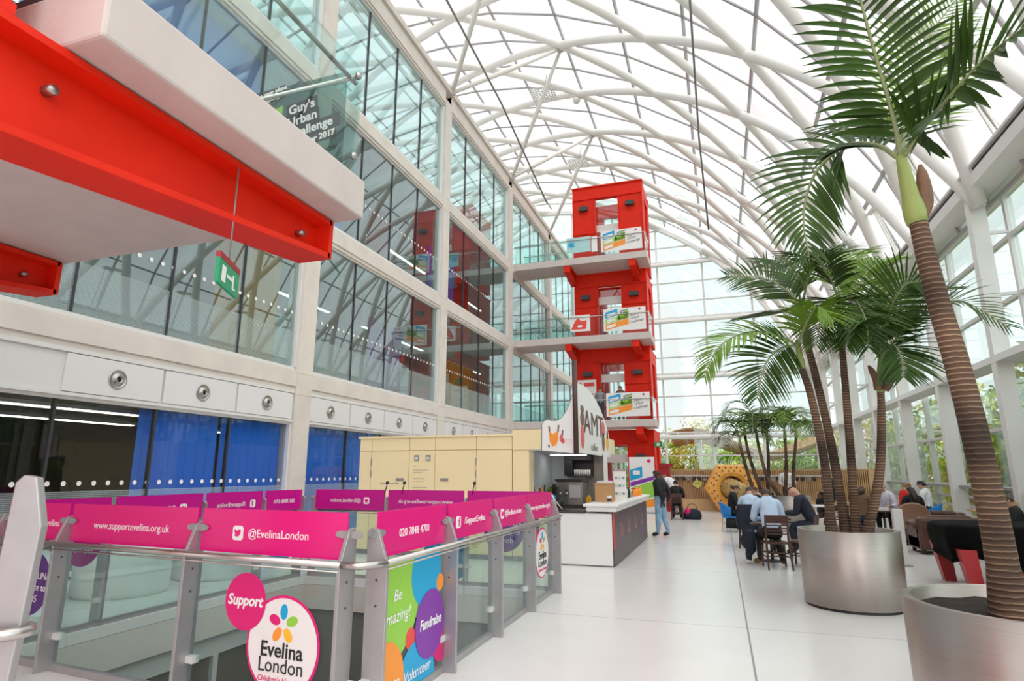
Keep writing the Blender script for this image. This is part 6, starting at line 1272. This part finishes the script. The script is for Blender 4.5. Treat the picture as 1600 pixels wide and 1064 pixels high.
for sgn in (0.75, 2.3):
    for k in range(5):
        a = PI / 6 + PI / 3 * (1 if sgn < 1 else 2); nrm = ux * math.cos(a) + uz * math.sin(a); tg = -ux * math.sin(a) + uz * math.cos(a)
        c = CN + nrm * (ro * 1.08 * math.cos(PI / 6) + 0.004) + tg * (-0.42 + 0.21 * k) - ax * (0.2 + 0.2 * (k % 2)); h = MB(); h.disc(c, tg, ax, 0.04, th=0.012, n=10); part('hand_hole', h, M['leather'], t)
t = thing('climbing_bolt', 'tan cylindrical climbing bolt with small holes lying through the orange nut', 'climbing frame', (0.6, 28.9, 0)); mb = MB(); a = CN + V((-0.35, 0.5, 0.12)); b = CN + V((0.62, -1.2, -0.30)); mb.tube([a, b], 0.42, 22); part('shank', mb, M['bolt'], t)
d = (b - a).normalized(); e1 = d.cross(V((0, 0, 1))).normalized(); e2 = e1.cross(d)
for i in range(6):
    for k in range(7): an = PI * (0.05 + 0.9 * k / 6); nrm = e1 * math.cos(an) + e2 * math.sin(an); c = a.lerp(b, 0.1 + 0.16 * i) + nrm * 0.418; h = MB(); h.disc(c, d, nrm.cross(d), 0.028, th=0.02, n=8); part('hand_hole', h, M['black'], t)
fe = thing('slatted_fence', 'light wooden slatted fence screen closing the far end of the hall', 'fence', (1.8, 29.84, 0)); FX0, FX1 = -2.6, 5.97
mb = MB(); mb.box(FX0, FX1, 29.84, 29.92, 0.0, 0.50); part('base_board', mb, M['ply'], fe)
mb = MB(); k = 0; x = FX0
while x < FX1: mb.box(x, x + 0.045, 29.83, 29.88, 0.5, 1.80); x += 0.075
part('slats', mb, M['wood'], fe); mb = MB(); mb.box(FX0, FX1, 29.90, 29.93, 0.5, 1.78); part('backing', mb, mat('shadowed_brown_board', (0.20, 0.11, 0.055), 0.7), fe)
mb = MB(); mb.box(FX0, FX1, 29.82, 29.93, 1.8, 1.84); part('cap_rail', mb, M['wood'], fe); mb = MB(); mb.box(FX1, FX1 + 0.25, 29.8, 31.0, 0, 1.84); part('return_panel', mb, M['ply'], fe)
t = thing('yellow_sign', 'small yellow diamond sign hanging on the slatted fence', 'sign', (-1.05, 29.75, 1.0)); mb = MB(); mb.disc((-1.05, 29.78, 1.2), (1, 0, 0), (0, 0, 1), 0.24, th=0.02, n=4, a0=0.15); part('plate', mb, mat('pale_yellow_card', (0.75, 0.66, 0.18), 0.6), t); mb = MB(); mb.disc((-1.05, 29.765, 1.2), (1, 0, 0), (0, 0, 1), 0.13, 0.05, th=0.006, n=14); part('green_mark', mb, M['c_green'], t)
rs = random.Random(11)
hk = thing('hook_rail', 'white rail of black coat hooks along the slatted fence', 'hook rail', (0, 29.8, 1.5)); mb = MB(); mb.box(-2.2, 4.2, 29.79, 29.83, 1.52, 1.56); part('rail', mb, M['frame_pale'], hk)
for j in range(26):
    x = -2.15 + 0.24 * j; mb = MB(); c = V((x, 29.72, 1.44)); mb.tube([c + V((0.07 * math.cos(a), 0, 0.07 * math.sin(a))) for a in [2 * PI * k / 10 for k in range(11)]], 0.022, 5); mb.box(x - 0.05, x + 0.05 + 0.04 * rs.random(), 29.7, 29.78, 1.34, 1.44); part('hook', mb, M['black'] if j % 3 else M['mid_grey'], hk)
t = thing('tripod_lamp', 'black lamp on a stand in front of the right end of the fence', 'lamp', (4.6, 28.6, 0)); mb = MB(); mb.tube([(4.6, 28.6, 0.02), (4.6, 28.6, 1.4)], 0.02, 6); part('stand', mb, M['black'], t); mb = MB(); mb.box(4.45, 4.75, 28.5, 28.7, 1.3, 1.6); part('lamp_head', mb, M['black'], t); mb = MB(); mb.lathe([(0, 0), (0.2, 0), (0.2, 0.02), (0, 0.03)], (4.6, 28.6, 0), 14); part('foot', mb, M['black'], t)

# ------------------------------------------------------------------ outside: ground, trees, timber canopy, neighbours
mb = MB(); mb.box(-80, 140, -80, 220, -0.6, -0.16)
hole = MB(); g = struct('ground_grass', MB().box(RX + 0.9, 140, -80, 220, -0.6, -0.16), M['grass']); struct('ground_grass_far', MB().box(-80, RX + 0.9, END + 0.3, 220, -0.6, -0.16), M['grass'])
def tree(label, loc, h, r, m, seed, nq=1700, low=0.15):
    rs = random.Random(seed); t = thing('leafy_tree', label, 'tree', loc, 'trees outside the glass'); x, y, z = loc
    mb = MB(); mb.tube([(x, y, z), (x + 0.1, y, z + h * 0.35), (x + 0.25, y + 0.1, z + h * 0.75)], [0.22, 0.15, 0.05], 8); part('trunk', mb, M['bark'], t)
    mb = MB(); cl = []
    for k in range(26): a = rs.random() * 2 * PI; u = rs.random(); q = math.sqrt(rs.random()); cl.append((V((x + r * 0.75 * q * math.cos(a), y + r * 0.75 * q * math.sin(a), z + h * (low + (0.95 - low) * u * (1 - 0.25 * q)))), r * rs.uniform(0.28, 0.48)))
    for k in range(nq):
        c, cr_ = cl[k % 26]; d = V((rs.gauss(0, 1), rs.gauss(0, 1), rs.gauss(0, 1))).normalized(); p = c + d * cr_ * (0.7 + 0.4 * rs.random()); s = rs.uniform(0.14, 0.28)
        u = d.cross(V((rs.random(), rs.random(), 1))).normalized(); w_ = (d.cross(u) + d * rs.uniform(-0.8, 0.8)).normalized(); mb.add([p - u * s * 0.5, p - w_ * s, p + u * s * 0.5, p + w_ * s], [(0, 1, 2, 3)])
    part('foliage', mb, M[m], t)
TR = [(10.5, 9, 6.4, 2.8, 'fol2'), (11.5, 13.2, 7.0, 3.0, 'fol1'), (12.5, 18.5, 6.6, 3.0, 'fol2'), (11.2, 22.5, 6.2, 2.7, 'fol1'), (13.5, 27, 7.4, 3.2, 'fol3'), (11.5, 31.5, 6.0, 2.6, 'fol2'), (13, 37, 6.8, 3.0, 'fol1'), (11.5, 43, 6.0, 2.8, 'fol2'),
      (8.5, 64, 6.6, 3.3, 'fol2'), (4.2, 68, 6.0, 3.3, 'fol1'), (0.5, 63, 5.0, 3.0, 'fol2'), (-2.6, 70, 7.6, 3.4, 'fol3'), (-6.5, 64, 6.4, 3.2, 'fol1'), (-10.5, 68, 6.0, 3.2, 'fol2'), (-15, 66, 5.6, 3.2, 'fol1'), (13.5, 66, 7.6, 3.6, 'fol3'), (18, 58, 8, 3.8, 'fol1'), (6.5, 57, 3.4, 2.2, 'fol2'), (-1.0, 56.5, 3.2, 2.2, 'fol1'), (-4.6, 57.5, 3.4, 2.3, 'fol2'), (2.8, 57, 3.2, 2.2, 'fol1')]
KN = {'fol1': 'yellow-green', 'fol2': 'mid-green', 'fol3': 'golden autumn'}
for k, (x, y, h, r, m) in enumerate(TR):
    lb = '%s tree outside the %s, %s' % (KN[m], 'right glass wall' if x > 10 and y < 50 else 'end glass wall', ('%s from the viewer along the glass' % ORD[k]) if k < 8 else '%s of the row beyond the canopy' % ORD[k - 8])
    tree(lb, (x, y, -0.16), h, r, m, k + 20, 2600 if y < 50 else 2200, low=0.1)
t = thing('timber_canopy', 'open timber lattice canopy standing outside the end glass wall', 'canopy', (3.4, 55, -0.16))
def can(u, v): return V((-3.6 + 14.5 * u, 50.5 + 5.0 * v, 3.9 + 0.75 * math.sin(u * 8.2 + 0.6) + 0.45 * math.cos(v * 3.5 + u * 3)))
for j in range(12):
    v = j / 11; mb = MB(); mb.tube([can(k / 24, v) for k in range(25)], 0.11, 5); part('rib', mb, M['wood'], t)
for j in range(22): u = j / 21; mb = MB(); mb.tube([can(min(1, max(0, u + 0.05 * (k / 6 - 0.5))), k / 6) + V((0, 0, -0.12)) for k in range(7)], 0.06, 5); part('lath', mb, M['wood'], t)
for u in (0.15, 0.5, 0.85): a = can(u, 0.5); mb = MB(); mb.tube([(a.x, a.y, -0.16), tuple(a)], 0.12, 8); part('post', mb, M['steel_white'], t)
t = thing('brick_building', 'red brick and white building outside beyond the trees at right', 'building', (34, 30, -0.16)); mb = MB(); mb.box(30, 44, 16, 34, -0.16, 14); part('wall', mb, M['brick'], t)
for i in range(4):
    for j in range(6): mb = MB(); mb.box(29.9, 30.02, 17.5 + 2.7 * j, 19.2 + 2.7 * j, 1.5 + 3.2 * i, 3.4 + 3.2 * i); w_ = part('window', mb, M['white'], t); mb = MB(); mb.box(29.86, 29.9, 17.65 + 2.7 * j, 19.05 + 2.7 * j, 1.65 + 3.2 * i, 3.25 + 3.2 * i); part('pane', mb, M['dark'], w_)
bpy.data.scenes.remove(TMP)
